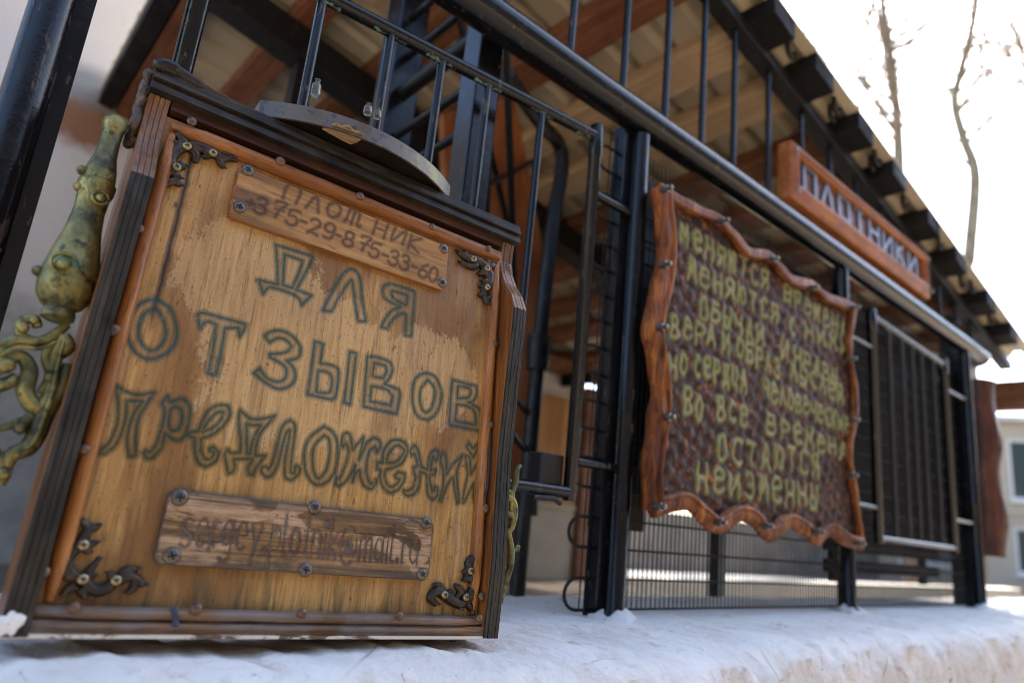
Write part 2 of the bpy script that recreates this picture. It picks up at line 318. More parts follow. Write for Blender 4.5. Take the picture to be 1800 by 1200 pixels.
M['screw']=m_metal('grey_screw_steel',(.15,.135,.12),(.055,.04,.03),.35,.8,420)
M['brasscrew']=m_metal('brass_screw',(.34,.28,.16),(.10,.075,.04),.3,.9,420)
M['slot']=m_metal('screw_slot_dirt',(.012,.010,.008),(.02,.015,.01),.8,.0)
M['nail']=m_metal('rusty_nail_head',(.16,.10,.065),(.05,.028,.018),.38,.6,400)
M['casting']=m_metal('dark_bronze_casting',(.028,.022,.018),(.075,.05,.028),.36,.45,120,.7)
M['bolt']=m_metal('bright_bolt',(.26,.245,.22),(.09,.08,.07),.3,.9,200)
def m_tin():
    g=G('old_spotted_tin'); n=g.noise(g.co(),42,5,.6); sp=g.noise(g.co(),120,4,.65); gr=g.noise(g.co((1,1,1)),11,3,.6)
    c=g.mix(g.ramp(n,(.4,0.),(.6,1.)),(.125,.10,.078),(.095,.088,.08)); c=g.mix(g.ramp(sp,(.57,0.),(.63,.75)),c,(.035,.04,.05))
    x=g.axis(0); c=g.mix(g.math('MULTIPLY',g.math('MULTIPLY',g.ramp(x,(.195,0.),(.215,1.)),g.ramp(x,(.25,1.),(.265,0.))),g.ramp(g.noise(g.co(),70,4,.65),(.44,0.),(.56,.75))),c,(.19,.185,.04))
    return g.out(c,.42,metal=.25,nrm=g.bump(sp,.25,.0012))
M['tin']=m_tin()
M['under']=wood('dark_underside',(.006,.005,.004),(.014,.010,.008),(.05,.02,.014),(1,1,1),40,.5,.3)  # near-black brown for the bottom of the round lid
def m_torn():
    g=G('torn_paper'); n=g.noise(g.co((.3,1,1)),140,5,.7); c=g.ramp(n,(.35,(.11,.06,.025)),(.52,(.34,.22,.11)),(.7,(.45,.32,.18))); return g.out(c,.8,nrm=g.bump(n,.5,.002))
M['torn']=m_torn()
def m_phone():
    g=G('burnt_lettered_plate'); v=g.co((.06,1,1)); n=g.noise(v,210,5,.65,.4); n3=g.noise(v,600,3,.6); b=g.noise(g.co(),18,3,.6)
    c=g.ramp(n,(.3,(.27,.135,.042)),(.5,(.43,.23,.078)),(.7,(.55,.33,.125))); c=g.mix(g.ramp(n3,(.58,0.),(.68,.6)),c,(.06,.032,.018)); c=g.mix(g.ramp(b,(.5,0.),(.68,.5)),c,(.14,.068,.026))
    x=g.axis(0); c=g.mix(g.math('MULTIPLY',g.ramp(x,(.085,1.),(.105,0.)),g.ramp(n,(.42,.7),(.55,0.))),c,(.10,.065,.045))
    d=g.math('ADD',g.attr('td'),g.math('MULTIPLY',g.math('SUBTRACT',g.noise(g.co(),600,2,.6),.5),.0003))
    ln=g.ramp(g.math('ABSOLUTE',g.math('SUBTRACT',d,.00062)),(.00014,1.),(.00042,0.)); fl=g.ramp(d,(.00035,.9),(.0007,0.))
    ln=g.math('MULTIPLY',ln,g.ramp(g.noise(g.co(),500,3,.7),(.36,.35),(.52,1.)))
    c=g.mix(fl,c,(.05,.026,.022))
    return g.out(c,.55,nrm=g.bump(g.math('SUBTRACT',n,g.math('MULTIPLY',fl,.9)),.45,.0007),spec=.2)
M['phone']=m_phone()
def m_mail():
    g=G('rotten_engraved_plate'); v=g.co((.05,1,1)); n=g.noise(v,170,6,.68,.6); n3=g.noise(v,480,4,.65); b=g.noise(g.co((.35,1,1)),36,5,.65,.7)
    c=g.ramp(n,(.32,(.10,.058,.028)),(.5,(.25,.14,.06)),(.68,(.42,.26,.13)))
    c=g.mix(g.ramp(g.noise(g.co((.4,1,1)),30,5,.7,.6),(.46,0.),(.58,.85)),c,(.085,.06,.032))
    c=g.mix(g.ramp(g.noise(g.co(),22,4,.6),(.54,0.),(.66,.6)),c,(.10,.095,.028))
    pale=g.math('MULTIPLY',g.ramp(b,(.50,0.),(.53,.9)),g.ramp(n3,(.50,1.),(.62,.3))); c=g.mix(pale,c,g.ramp(n,(.35,(.36,.22,.12)),(.65,(.58,.40,.25))))
    c=g.mix(g.ramp(g.noise(g.co((.03,1,1)),260,4,.7),(.60,0.),(.67,.85)),c,(.03,.02,.015))
    z=g.axis(2); edge=g.math('MAXIMUM',g.ramp(z,(.030,1.),(.036,0.)),g.ramp(z,(.070,0.),(.077,1.)))
    c=g.mix(g.math('MULTIPLY',edge,g.ramp(n,(.3,.9),(.6,.35))),c,(.085,.078,.066))
    d=g.math('ADD',g.attr('td'),g.math('MULTIPLY',g.math('SUBTRACT',g.noise(g.co(),500,3,.6),.5),.001))
    ln=g.math('MULTIPLY',g.ramp(d,(.00045,1.),(.0009,0.)),g.ramp(g.noise(g.co(),90,4,.7),(.38,.15),(.52,1.)))
    c=g.mix(g.math('MULTIPLY',ln,.8),c,(.05,.028,.022))
    h=g.math('SUBTRACT',g.math('ADD',n,n3),g.math('MULTIPLY',ln,1.)); return g.out(c,.7,nrm=g.bump(h,.7,.0012),spec=.15)
M['mail']=m_mail()
M['greywood']=wood('weathered_grey_wood',(.045,.038,.032),(.10,.08,.065),(.20,.14,.10),(.06,1,1),170,.55,.5,.4,.6)
M['carve_dark']=wood('dark_carved_wood',(.03,.022,.016),(.075,.055,.04),(.15,.11,.08),(1,1,.5),120,.45,.4,.3,.7)
def m_plaster(name,c1,c2,sc=9,rough=.85,dirt=(.28,.26,.2),da=.5,bd=.004,fine=120):
    g=G(name); n=g.noise(g.co(),sc,6,.62,.3); n2=g.noise(g.co(),sc*5,5,.6); n3=g.noise(g.co(),fine,4,.65)
    c=g.mix(g.ramp(n,(.35,0.),(.65,1.)),c1,c2); c=g.mix(g.ramp(n2,(.58,0.),(.72,da)),c,dirt); c=g.mix(g.ramp(n3,(.66,0.),(.74,da)),c,tuple(x*.45 for x in dirt))
    return g,c,g.bump(g.math('ADD',g.math('MULTIPLY',n2,.6),g.math('MULTIPLY',n3,.35)),.6,bd)
g,c,nb=m_plaster('whitewashed_ledge',(.70,.665,.61),(.78,.75,.70),6,.8,(.40,.33,.23),.55,.012,85)
c=g.mix(g.ramp(g.noise(g.co(),17,6,.7,.8),(.50,0.),(.62,.45)),c,(.60,.52,.41))
c=g.mix(g.ramp(g.noise(g.co((1,1,1)),44,5,.75,1.2),(.64,0.),(.69,.85)),c,(.10,.09,.08)); cr=g.ramp(g.voro(g.co((1,1,1)),5.5,'DISTANCE_TO_EDGE'),(.004,1.),(.012,0.)); c=g.mix(g.math('MULTIPLY',cr,g.ramp(g.noise(g.co(),4,3),(.5,0.),(.6,.5))),c,(.22,.18,.13))
M['ledge']=g.out(c,.75,nrm=nb)
g,c,nb=m_plaster('house_plaster',(.66,.595,.52),(.71,.645,.57),3,.9,(.50,.45,.38),.35,.004,70)
# rust stain below the beam end, and a grey unpainted plinth zone
x=g.axis(0); z=g.axis(2)
dx=g.math('DIVIDE',g.math('SUBTRACT',x,.19),.17); dz=g.math('DIVIDE',g.math('SUBTRACT',z,1.34),.13); rr=g.math('SQRT',g.math('ADD',g.math('MULTIPLY',dx,dx),g.math('MULTIPLY',dz,dz)))
rr=g.math('ADD',rr,g.math('MULTIPLY',g.math('SUBTRACT',g.noise(g.co(),9,5,.7),.5),1.)); c=g.mix(g.ramp(rr,(.55,.95),(1.,0.)),c,(.27,.11,.04))
dz=g.math('DIVIDE',g.math('SUBTRACT',z,1.47),.10); r2=g.math('SQRT',g.math('ADD',g.math('MULTIPLY',dx,dx),g.math('MULTIPLY',dz,dz))); c=g.mix(g.ramp(r2,(.5,.7),(1.,0.)),c,(.20,.20,.18))
zz=g.math('ADD',z,g.math('MULTIPLY',g.math('SUBTRACT',g.noise(g.co(),5,5,.7),.5),.25)); c=g.mix(g.ramp(zz,(.60,.85),(.72,0.)),c,g.ramp(g.noise(g.co(),20,5,.6),(.4,(.30,.29,.24)),(.6,(.42,.40,.35))))
M['plaster']=g.out(c,.9,nrm=nb)
def m_sheet():
    g=G('beige_roof_sheet'); n=g.noise(g.co(),6,4,.6); c=g.ramp(n,(.35,(.48,.41,.285)),(.65,(.56,.485,.35))); return g.out(c,.45,nrm=g.bump(n,.1,.003))
M['sheet']=m_sheet()
M['p_red']=wood('red_brown_timber',(.13,.048,.024),(.23,.09,.048),(.33,.15,.085),(1,.07,1),55,.6,.3)
M['p_light']=wood('bare_timber',(.38,.245,.135),(.50,.345,.205),(.60,.44,.275),(1,.07,1),55,.6,.2)
M['p_brown']=wood('stained_timber',(.10,.035,.015),(.19,.075,.03),(.28,.125,.055),(1,.07,1),55,.6,.3)
M['p_black']=wood('black_timber',(.004,.0035,.0035),(.007,.006,.006),(.015,.012,.01),(1,.1,1),55,.75,.3)
M['sign_frame']=wood('orange_varnished_branch',(.05,.014,.006),(.25,.075,.018),(.52,.21,.055),(1,1,.12),80,.46,.9,0,.9,0,.004,.18)
M['sign_frame2']=wood('orange_sign_frame',(.18,.05,.014),(.36,.115,.028),(.52,.20,.055),(.1,1,1),70,.34,.4,.08,.35)
M['sign_panel2']=wood('red_brown_sign_panel',(.08,.022,.01),(.16,.05,.02),(.24,.085,.035),(.1,1,1),70,.4,.4)
def m_carved():
    g=G('hammered_carved_board'); v0=g.co((1,1,1)); wn=g.node('ShaderNodeTexNoise'); wn.inputs['Scale'].default_value=22; g.put(wn.inputs['Vector'],v0); v=g.mix(.035,v0,wn.outputs['Color']); d=g.voro(v,88,'SMOOTH_F1'); n=g.noise(v,60,4,.6)
    c=g.ramp(d,(.10,(.33,.125,.045)),(.30,(.12,.052,.03)),(.55,(.026,.015,.012))); c=g.mix(g.ramp(g.noise(v,70,3),(.42,0.),(.58,.85)),c,(.042,.024,.020))  # orange glints on the hammered bumps are put into the base colour
    td=g.math('ADD',g.attr('td'),g.math('MULTIPLY',g.math('SUBTRACT',n,.5),.003)); L=g.ramp(td,(.0032,1.),(.0045,0.))
    gc=g.ramp(g.noise(v,30,4,.6),(.35,(.21,.24,.085)),(.5,(.30,.305,.125)),(.68,(.38,.37,.19)))
    c=g.mix(L,c,gc); h=g.math('SUBTRACT',g.math('MULTIPLY',n,.3),d); h=g.mix(L,h,-.35)
    return g.out(c,g.ramp(L,(.3,.6),(.7,.8)),nrm=g.bump(h,.35,.005),spec=.16)
M['carved']=m_carved()
def m_plain(name,c,rough=.5,metal=0.,sc=60,var=.25,bd=.001):
    g=G(name); n=g.noise(g.co(),sc,4,.6); cc=g.ramp(n,(.3,tuple(x*(1-var) for x in c)),(.7,tuple(min(1,x*(1+var)) for x in c))); return g.out(cc,rough,metal=metal,nrm=g.bump(n,.2,bd))
M['meshwire']=m_plain('dull_black_wire',(.006,.0055,.005),.75)
M['letter']=m_plain('blue_grey_letter_paint',(.115,.14,.19),.4)
M['ochre']=wood('ochre_bounce_boards',(.30,.13,.03),(.42,.20,.05),(.52,.27,.075),(1,1,.06),30,.5,.2)  # warm bounce light on the back wall put into the board colour
M['beige']=m_plain('beige_wainscot',(.36,.30,.21),.6,0,8,.12)
M['floor']=m_plain('porch_floor_boards',(.16,.115,.07),.95,0,12,.2)
M['darkboard']=wood('dark_backing_planks',(.008,.005,.004),(.017,.011,.008),(.045,.024,.016),(.1,1,1),40,.6,.3)  # near-black colour stands in for the shade inside the porch
M['redboard']=wood('red_brown_plank',(.20,.055,.018),(.33,.105,.034),(.42,.16,.055),(1,1,.1),40,.5,.3)
def m_glass(name,c):
    g=G(name); return g.out(c,.06,spec=.8)
M['pane']=m_glass('dark_window_glass',(.05,.07,.065)); M['whiteframe']=m_plain('white_window_frame',(.7,.69,.66),.5)
def m_vial():
    g=G('old_clear_glass'); g.b.inputs['Transmission Weight'].default_value=.85; return g.out((.30,.28,.20),.22,spec=.3)
M['vial']=m_vial()
g,c,nb=m_plaster('beige_brick_wall',(.40,.33,.24),(.46,.385,.29),.8,.9,(.30,.24,.17),.4,.01,6); M['house']=g.out(c,.9,nrm=nb)
g,c,nb=m_plaster('pale_render',(.52,.50,.46),(.60,.58,.54),1.2,.9,(.35,.32,.28),.4,.01,8); M['pale']=g.out(c,.9,nrm=nb)
def m_ground():
    g=G('pavement_ground'); n=g.noise(g.co(),.35,5,.6,.5); n2=g.noise(g.co(),6,5,.6); c=g.ramp(n,(.42,(.17,.15,.125)),(.5,(.30,.28,.25)),(.6,(.42,.40,.37))); c=g.mix(g.ramp(n2,(.5,0.),(.65,.5)),c,(.14,.12,.10)); return g.out(c,.9,nrm=g.bump(n2,.4,.01))
M['ground']=m_ground()
def m_bark():
    g=G('grey_brown_bark'); n=g.noise(g.co((1,1,.3)),14,5,.65); c=g.ramp(n,(.35,(.13,.095,.06)),(.65,(.30,.23,.15))); return g.out(c,.9,nrm=g.bump(n,.6,.02))
M['bark']=m_bark()

# ================================================================== SETTING
GZ=-.62
o=MB().add([(-90,-90,GZ),(160,-90,GZ),(160,140,GZ),(-90,140,GZ)],[(0,1,2,3)]).build('ground',M['ground']); label(o,None,None,kind='structure')
o=MB().box((-40,-7.4,GZ-.05),(60,.475,GZ+.004)).build('bounce_soil',m_plain('warm_bounce_soil',(.34,.265,.185),.95,0,3,.25,.02)); label(o,None,None,kind='structure')  # unseen ground sheet added in front, coloured to bounce warm light
# porch floor slab (behind the ledge wall)
o=MB().box((-3,.93,GZ-.05),(3.0,2.72,-.17)).build('floor',M['floor']); label(o,None,None,kind='structure')
# whitewashed ledge wall with a soft worn front edge
prof=[(.93,-.75),(.93,-.02),(.92,0),(.86,0),(.80,0),(.76,0),(.72,0),(.68,0),(.64,0),(.60,0),(.57,-.0005),(.545,-.002),(.525,-.006),(.508,-.013),(.497,-.022),(.49,-.034),(.486,-.05),(.484,-.075),(.482,-.1),(.481,-.13),(.48,-.18),(.48,-.25),(.48,-.35),(.48,-.75)]
pr=np.array(prof)
xs=np.concatenate([np.linspace(-1.2,-.1,30),np.linspace(-.09,1.6,260),np.linspace(1.62,3.2,110),np.linspace(3.25,9,60)])
def sm_noise(x,k,seed):
    r=np.random.default_rng(seed); ph=r.uniform(0,6.28,(k,)); fr=r.uniform(2,60,(k,)); am=1/np.sqrt(fr)
    return sum(a*np.sin(f*x+p) for a,f,p in zip(am,fr,ph))
def ledge_fn(X,I):
    i=I.astype(int); y=pr[i,0].copy(); z=pr[i,1].copy(); s=np.cumsum(np.r_[0,np.hypot(*np.diff(pr,axis=0).T)])[i]
    n=.0026*np.sin(31*X+9*np.sin(17*s*3)+40*s)+.0016*np.sin(73*X-57*s+2*np.sin(29*X))+.0011*np.sin(147*X+160*s)+.0009*np.sin(260*X-210*s+3)
    top=np.clip((z+.02)/.02,0,1)*(i>1); front=(1-top)*(i>6)
    inner=np.clip((y-.66)/.03,0,1)          # keep it level where the posts stand
    z=z+n*top*(1-.6*inner)*.9-.001*top+top*.006*np.clip((.62-X)/.25,0,1)*(1-inner); y=y+n*front*1.6+front*.006*np.sin(5.3*X+1.2)
    return np.stack([X,y,z],-1)
o=grid_obj('ledge_wall',M['ledge'],None,xs,np.arange(len(prof)).astype(float),ledge_fn); label(o,'low whitewashed masonry wall whose rough top carries the iron fence','wall')
# house wall
o=MB().box((-4,2.72,GZ-.05),(2.80,2.95,2.1)).build('house_wall',M['plaster']); label(o,'pale plastered house wall with a rust stain below the beam end','wall')

# ================================================================== PORCH
SL=-392/2087.; Z0=1.4265
def roofz(x,dz): return Z0+dz+SL*x
porch=thing('porch_shelter','lean-to porch with a beige corrugated roof on timber purlins and black steel columns','porch',(1.5,1.6,-.17))
def pp(mb,name,mat,**k):
    o=mb.build(name,mat,porch,**k); o.matrix_parent_inverse=Matrix.Translation((-1.5,-1.6,.17)); return o
# roof sheet: trapezoid ribs running down the slope
ys=[.635]; zs=[0]
Yc=.665
while Yc<2.72:
    for dy,dz in ((0,0),(.012,.02),(.034,.02),(.046,0)): ys.append(Yc+dy); zs.append(dz)
    Yc+=.112
ys.append(2.719); zs.append(0)
v=[];f=[]; n=len(ys); X0,X1=.205,3.12
for top in (0,1):
    for x in (X0,X1):
        for y,dz in zip(ys,zs): v.append((x,y,roofz(x,.075+dz+top*.0025)))
for i in range(n-1):
    f.append((i,i+1,n+i+1,n+i)); f.append((2*n+i,3*n+i,3*n+i+1,2*n+i+1))
    f.append((i,2*n+i,2*n+i+1,i+1)); f.append((n+i,n+i+1,3*n+i+1,3*n+i))
f.append((0,n,3*n,2*n)); f.append((n-1,3*n-1,4*n-1,2*n-1))
pp(MB().add(v,f),'roof_sheet',M['sheet'])
# purlins, their outer ends painted black
PUR=[(.235,'p_black',.05),(.295,'p_brown',.055),(.53,'p_red',.075),(.77,'p_brown',.08),(1.0,'p_red',.09),(1.22,'p_light',.088),(1.41,'p_light',.09),(1.635,'p_brown',.085),(1.85,'p_red',.085),(2.10,'p_brown',.09),(2.33,'p_red',.09),(2.62,'p_brown',.09),(2.87,'p_brown',.085)]
for x,mt,wd in PUR:
    mb=MB()
    for y0,y1,mi in ((.637,.752,1),(.752,2.70,0)):
        a,b=x-wd/2,x+wd/2; v=[(a,y0,roofz(a,.03)),(b,y0,roofz(b,.03)),(b,y1,roofz(b,.03)),(a,y1,roofz(a,.03)),(a,y0,roofz(a,.0745)),(b,y0,roofz(b,.0745)),(b,y1,roofz(b,.0745)),(a,y1,roofz(a,.0745))]
        mb.add(v,[(0,3,2,1),(4,5,6,7),(0,1,5,4),(1,2,6,5),(2,3,7,6),(3,0,4,7)],mi)
    pp(mb,'purlin',[M[mt],M['p_black']])
# small black hooks between the purlin ends
for x in (1.30,1.52,1.54,1.75,1.77,1.97,2.21,2.46,2.50,2.74):
    y=random.uniform(.66,.70); mb=MB(); mb.tube(spline([(x,y,roofz(x,.078)),(x,y,roofz(x,.052)),(x+.012,y,roofz(x,.04)),(x+.03,y,roofz(x,.045)),(x+.034,y,roofz(x,.06))],4),.006,8); pp(mb,'roof_hook',M['black2'],smooth=60)
def beam(y0,y1,d0,d1,x0,x1,name,mat):
    v=[(x,y,roofz(x,d)) for x in (x0,x1) for y in (y0,y1) for d in (d0,d1)]
    pp(MB().add(v,[(0,1,3,2),(4,6,7,5),(0,4,5,1),(2,3,7,6),(0,2,6,4),(1,5,7,3)]),name,mat,bevel=.002)
beam(.695,.735,0,.0295,.21,3.06,'rafter',M['black2']); beam(1.64,1.72,-.06,.0295,.21,3.0,'rafter',M['black2'])
pp(MB().box((3.02,.63,.74),(3.08,2.70,.80)).box((3.021,.62,.695),(3.081,2.70,.7395)),'end_beam',M['p_brown'],bevel=.003)
# columns
mb=MB().box((.500,.742,-.02),(.545,.787,roofz(.52,.0))); pp(mb,'column',M['black'],bevel=.003)
mb=MB().box((.50,1.02,-.17),(.56,1.08,roofz(.53,.0))); pp(mb,'column',M['black'],bevel=.003)
mb=MB().box((.535,1.655,-.17),(.585,1.705,roofz(.56,-.062))); pp(mb,'column',M['black2'],bevel=.003)
mb=MB().box((2.56,.742,-.02),(2.605,.787,roofz(2.58,0))); pp(mb,'column',M['black2'],bevel=.003)
mb=MB().box((2.81,2.64,-.17),(2.95,2.715,roofz(2.9,.0))); pp(mb,'column',M['p_brown'],bevel=.003)
mb=MB().box((3.0,1.90,-.17),(3.06,1.96,roofz(3.03,.0))); pp(mb,'column',M['black2'],bevel=.003)
pp(MB().box((.508,.80,1.19),(.552,1.24,1.225)),'tie_beam',M['p_light'],bevel=.002)
# lattice side screen: rungs between two columns with crossing diagonals
for z in (.62,.70,.78,.87,.95,1.04,1.12):
    pp(MB().tube([(.53,.785,z),(.53,1.022,z)],.0075 if z!=.87 else .014,8),'rung',M['black2'],smooth=60)
for a,b in (((.55,.80,.93),(1.02,1.30,.30)),((.55,.80,1.13),(1.10,1.30,.55)),((.58,.95,.62),(1.12,1.32,1.1)),((.6,.9,.85),(1.02,1.28,.13)),((.58,1.0,1.15),(1.06,1.3,.8))):
    pp(MB().tube([a,b],.008,8),'brace',M['black2'],smooth=60)

# ================================================================== INSIDE THE PORCH
o=MB()
for i in range(9):
    x=1.35+i*.16; o.box((x,2.66,.22),(x+.156,2.685,.78))
o=o.build('board_panelling',M['ochre'],bevel=.003); label(o,'ochre vertical boards low on the porch back wall, coloured for warm bounce light','panelling')
o=MB().box((1.2,2.665,-.17),(2.79,2.70,.19)).box((1.2,2.655,.19),(2.79,2.71,.215)).build('wainscot',M['beige'],bevel=.003); label(o,'beige wainscot panel below the ochre boards','panelling')
sh=thing('wall_shelf','dark brown plank shelves on the porch back wall above the ochre boards','shelf',(1.75,2.6,.86))
for z in (.06,.20,.36):
    b=MB().box((-.55,-.12,z),(1.0,.115,z+.03)).build('plank',M['p_brown'],sh,bevel=.003)
for x in (-.4,.3,.9): MB().box((x,-.10,0),(x+.03,.112,.058)).build('shelf_bracket',M['p_black'],sh,bevel=.003)
mb=MB(); P=[ony(778,200,1.34),ony(905,170,1.3),ony(962,470,1.3),ony(900,1000,1.3),ony(800,700,1.34)]
mb.add([tuple(p) for p in P]+[tuple(p+np.array([.006,.03,0])) for p in P],[(0,1,2,3,4),(9,8,7,6,5)]+[(i,5+i,5+(i+1)%5,(i+1)%5) for i in range(5)])
rb=mb.build('leaning_board',M['redboard'],bevel=.002); label(rb,'wide red-brown board leaning inside behind the steel column','board')
pipe=thing('bent_pipe','bent black stove pipe standing inside the porch with crossing rods','pipe',(1.0,1.1,-.17))
w0=np.array([1.0,1.1,-.17])
MB().tube(spline([ony(890,130,.97)-w0,ony(950,215,1.06)-w0,ony(983,255,1.1)-w0,ony(987,300,1.1)-w0,ony(968,420,1.1)-w0,ony(945,640,1.1)-w0,np.array([-.0,0,0])],6),.017,12).build('pipe_run',M['black2'],pipe,smooth=60)
MB().tube([ony(948,590,1.1)-w0,ony(944,650,1.1)-w0],.026,12).build('pipe_collar',M['black2'],pipe,smooth=60)
MB().tube([ony(928,850,1.1)-w0,ony(926,905,1.1)-w0],.024,12).build('pipe_collar',M['black2'],pipe,smooth=60)
MB().tube([ony(900,690,1.05)-w0,ony(935,735,1.12)-w0],.007,8).build('rod',M['black2'],pipe,smooth=60)
MB().tube([ony(900,760,1.05)-w0,ony(930,800,1.12)-w0],.007,8).build('rod',M['black2'],pipe,smooth=60)
o=MB()  # dark boards added behind the mesh in place of the shaded porch interior
for i in range(12): o.box((.885,.80,.225+i*.0485),(2.62,.815,.225+i*.0485+.0481))
for i in range(3): o.box((1.74,.80,.075+i*.05),(2.50,.815,.075+i*.05+.030))
o.box((.885,.80,.125),(1.02,.815,.2245))
o.box((1.80,.8155,.05),(1.84,.83,.6)).box((2.40,.8155,.05),(2.44,.83,.6))
o=o.build('dark_backing',M['darkboard'],bevel=.002); label(o,'dark plank backing added behind the wire mesh and carved verse board for the dark interior','screen')

# ================================================================== IRON FENCE
FY=.707
fence=thing('iron_fence','black painted iron fence of pipes, barred panels and wire mesh on the white ledge','fence',(1.3,FY,0))
def fp(mb,name,mat=None,par=None,**k):
    o=mb.build(name,mat or M['black'],par or fence,**k)
    o.matrix_parent_inverse=Matrix.Translation((-1.3,-FY,0)) if not par else Matrix.Identity(4); return o
def post(x,r,side):
    mb=MB().lathe([(r*1.25,-.008),(r*1.25,.006),(r,.012),(r,.30),(r*1.03,.303),(r*1.03,.306),(r,.309),(r,.800)],24,0,(x,FY,0))
    mb.add(*(lambda b:(b.v,b.f))(MB().box((x+side[0],FY+.006,-.01),(x+side[1],FY+.03,.81)))); fp(mb,'post',smooth=40)
post(.002,.0180,(.012,.031)); post(.838,.0172,(-.034,-.012)); post(1.63,.0172,(.014,.05)); post(2.54,.0172,(-.034,-.012))
for x in (.838,1.63,2.54):
    vs=[];n=22
    for r,z in ((.046,-.006),(.040,.0015),(.031,.006),(.022,.009),(.016,.010)):
        for k in range(n):
            a=2*math.pi*k/n; q=r*(1+.22*math.sin(3*a+x*9)+.13*math.sin(7*a+x*31)); vs.append((x+q*math.cos(a),FY-.003+q*.8*math.sin(a),z*(1+.5*math.sin(2*a+x*5)+.3*math.sin(5*a))))
    fp(MB().add(vs,[(i*n+k,i*n+(k+1)%n,(i+1)*n+(k+1)%n,(i+1)*n+k) for i in range(4) for k in range(n)]),'mortar_collar',M['ledge'],smooth=80)
rail=[(-.7,FY,.833),(.5,FY,.834),(.7,FY,.833),(1.1,FY,.8355),(1.6,FY,.834),(2.1,FY,.832),(2.60,FY,.830)]+[(2.72+.06*math.sin(a),FY+.06-.06*math.cos(a),.829) for a in np.linspace(0,math.pi/2,8)]+[(2.78,1.3,.828)]
fp(MB().tube(rail,.0285,18),'top_rail',smooth=60)
for x in (.30,.43,.657,.79,.911,1.03,1.145,1.287,1.443,1.594,1.749,1.90,2.05,2.2,2.35,2.5,2.65):
    fp(MB().tube([(x,FY+.006,.85),(x,FY+.006,roofz(x,.002))],.0065,10),'baluster',smooth=60)
def panel(xl,xr,zl,zr,zb,bars,rfr,name,bm='black'):
    pn=thing(name,None,None); pn.parent=fence; pn.location=(0,0,0); pn.matrix_parent_inverse=Matrix.Identity(4)
    D=lambda p:(p[0]-1.3,p[1]-FY,p[2])
    def q(mb,n,m=None,**k): 
        mb.v=[D(p) for p in mb.v]; return mb.build(n,m or M['black'],pn,**k)
    zt=lambda x:zl+(zr-zl)*(x-xl)/(xr-xl)
    mb=MB().lathe([(rfr*.92,zb-.012),(rfr,zb-.008),(rfr,zt(xr)-.04),(rfr*1.12,zt(xr)-.038),(rfr*1.12,zt(xr)+.017),(rfr*.95,zt(xr)+.02)],18,0,(xr,FY,0)); q(mb,'frame_pipe',smooth=40)
    mb=MB().lathe([(rfr*.92,zb-.012),(rfr,zb-.008),(rfr,zt(xl)-.04),(rfr*1.12,zt(xl)-.038),(rfr*1.12,zt(xl)+.017),(rfr*.95,zt(xl)+.02)],18,0,(xl,FY,0)); q(mb,'frame_pipe',smooth=40)
    q(MB().tube([(xl,FY,zt(xl)),(xr,FY,zt(xr))],.0095,12),'rail',smooth=60); q(MB().tube([(xl,FY,zb),(xr,FY,zb)],.0095,12),'rail',smooth=60)
    for x in bars:
        q(MB().tube([(x,FY,zb),(x,FY,zt(x))],.0058,10),'bar',M[bm],smooth=60)
    for x in list(bars)+[xr-.02]:
        P=[(x-.026+.004*k,FY-.002+random.uniform(-.002,.002),zt(x-.026+.004*k)-.0085+random.uniform(-.0015,.001)) for k in range(13)]
        q(MB().tube(P,[random.uniform(.0012,.0034) for _ in P],7),'weld_bead',M['weld'],smooth=80)
    return pn,q
p1,q1=panel(.116,.727,.699,.748,.171,(.243,.337,.417,.497,.603),.0105,'barred_panel')
for z in (.646,.217): q1(MB().tube([(.735,FY,z),(.825,FY,z)],.0072,10),'connector',smooth=60)
q1(MB().box((.668,FY+.004,.17),(.715,FY+.03,.222)),'latch_box',M['black2'],bevel=.002)
q1(MB().tube([(.65,FY-.006,.158),(.69,FY-.006,.160),(.705,FY-.004,.154)],.004,8),'weld_rod',M['black2'],smooth=60)
p2,q2=panel(1.805,2.335,.728,.712,.165,(1.915,2.005,2.078,2.150,2.243),.0115,'barred_panel','bar')
for z in (.640,.236): q2(MB().tube([(1.645,FY,z),(1.80,FY,z)],.0072,10),'connector',smooth=60)
for z in (.636,.247): q2(MB().tube([(2.345,FY,z),(2.53,FY,z)],.0072,10),'connector',smooth=60)
# wire mesh behind the posts: fine uprights, paired cross wires with looped ends
MY=.737; mb=MB(); x=.795
while x<2.53:
    mb.tube([(x+random.uniform(-.0006,.0006),MY,.006),(x+random.uniform(-.001,.001),MY,.80)],.0012,5,cap=False); x+=.0122
zs=[.006+.0447*i for i in range(18)]
for z in zs: mb.tube([(.79,MY-.003,z),(2.53,MY-.003,z)],.0021,6)
for k in range(0,17,2):
    z0,z1=zs[k],zs[k+1]; r=(z1-z0)/2
    mb.tube([(.80,MY-.003,z1)]+[(.785-.026*math.sin(a),MY-.003,(z0+z1)/2+r*math.cos(a)) for a in np.linspace(0,math.pi,12)]+[(.80,MY-.003,z0)],.0026,8)
fp(mb,'wire_mesh',M['meshwire'],smooth=80)

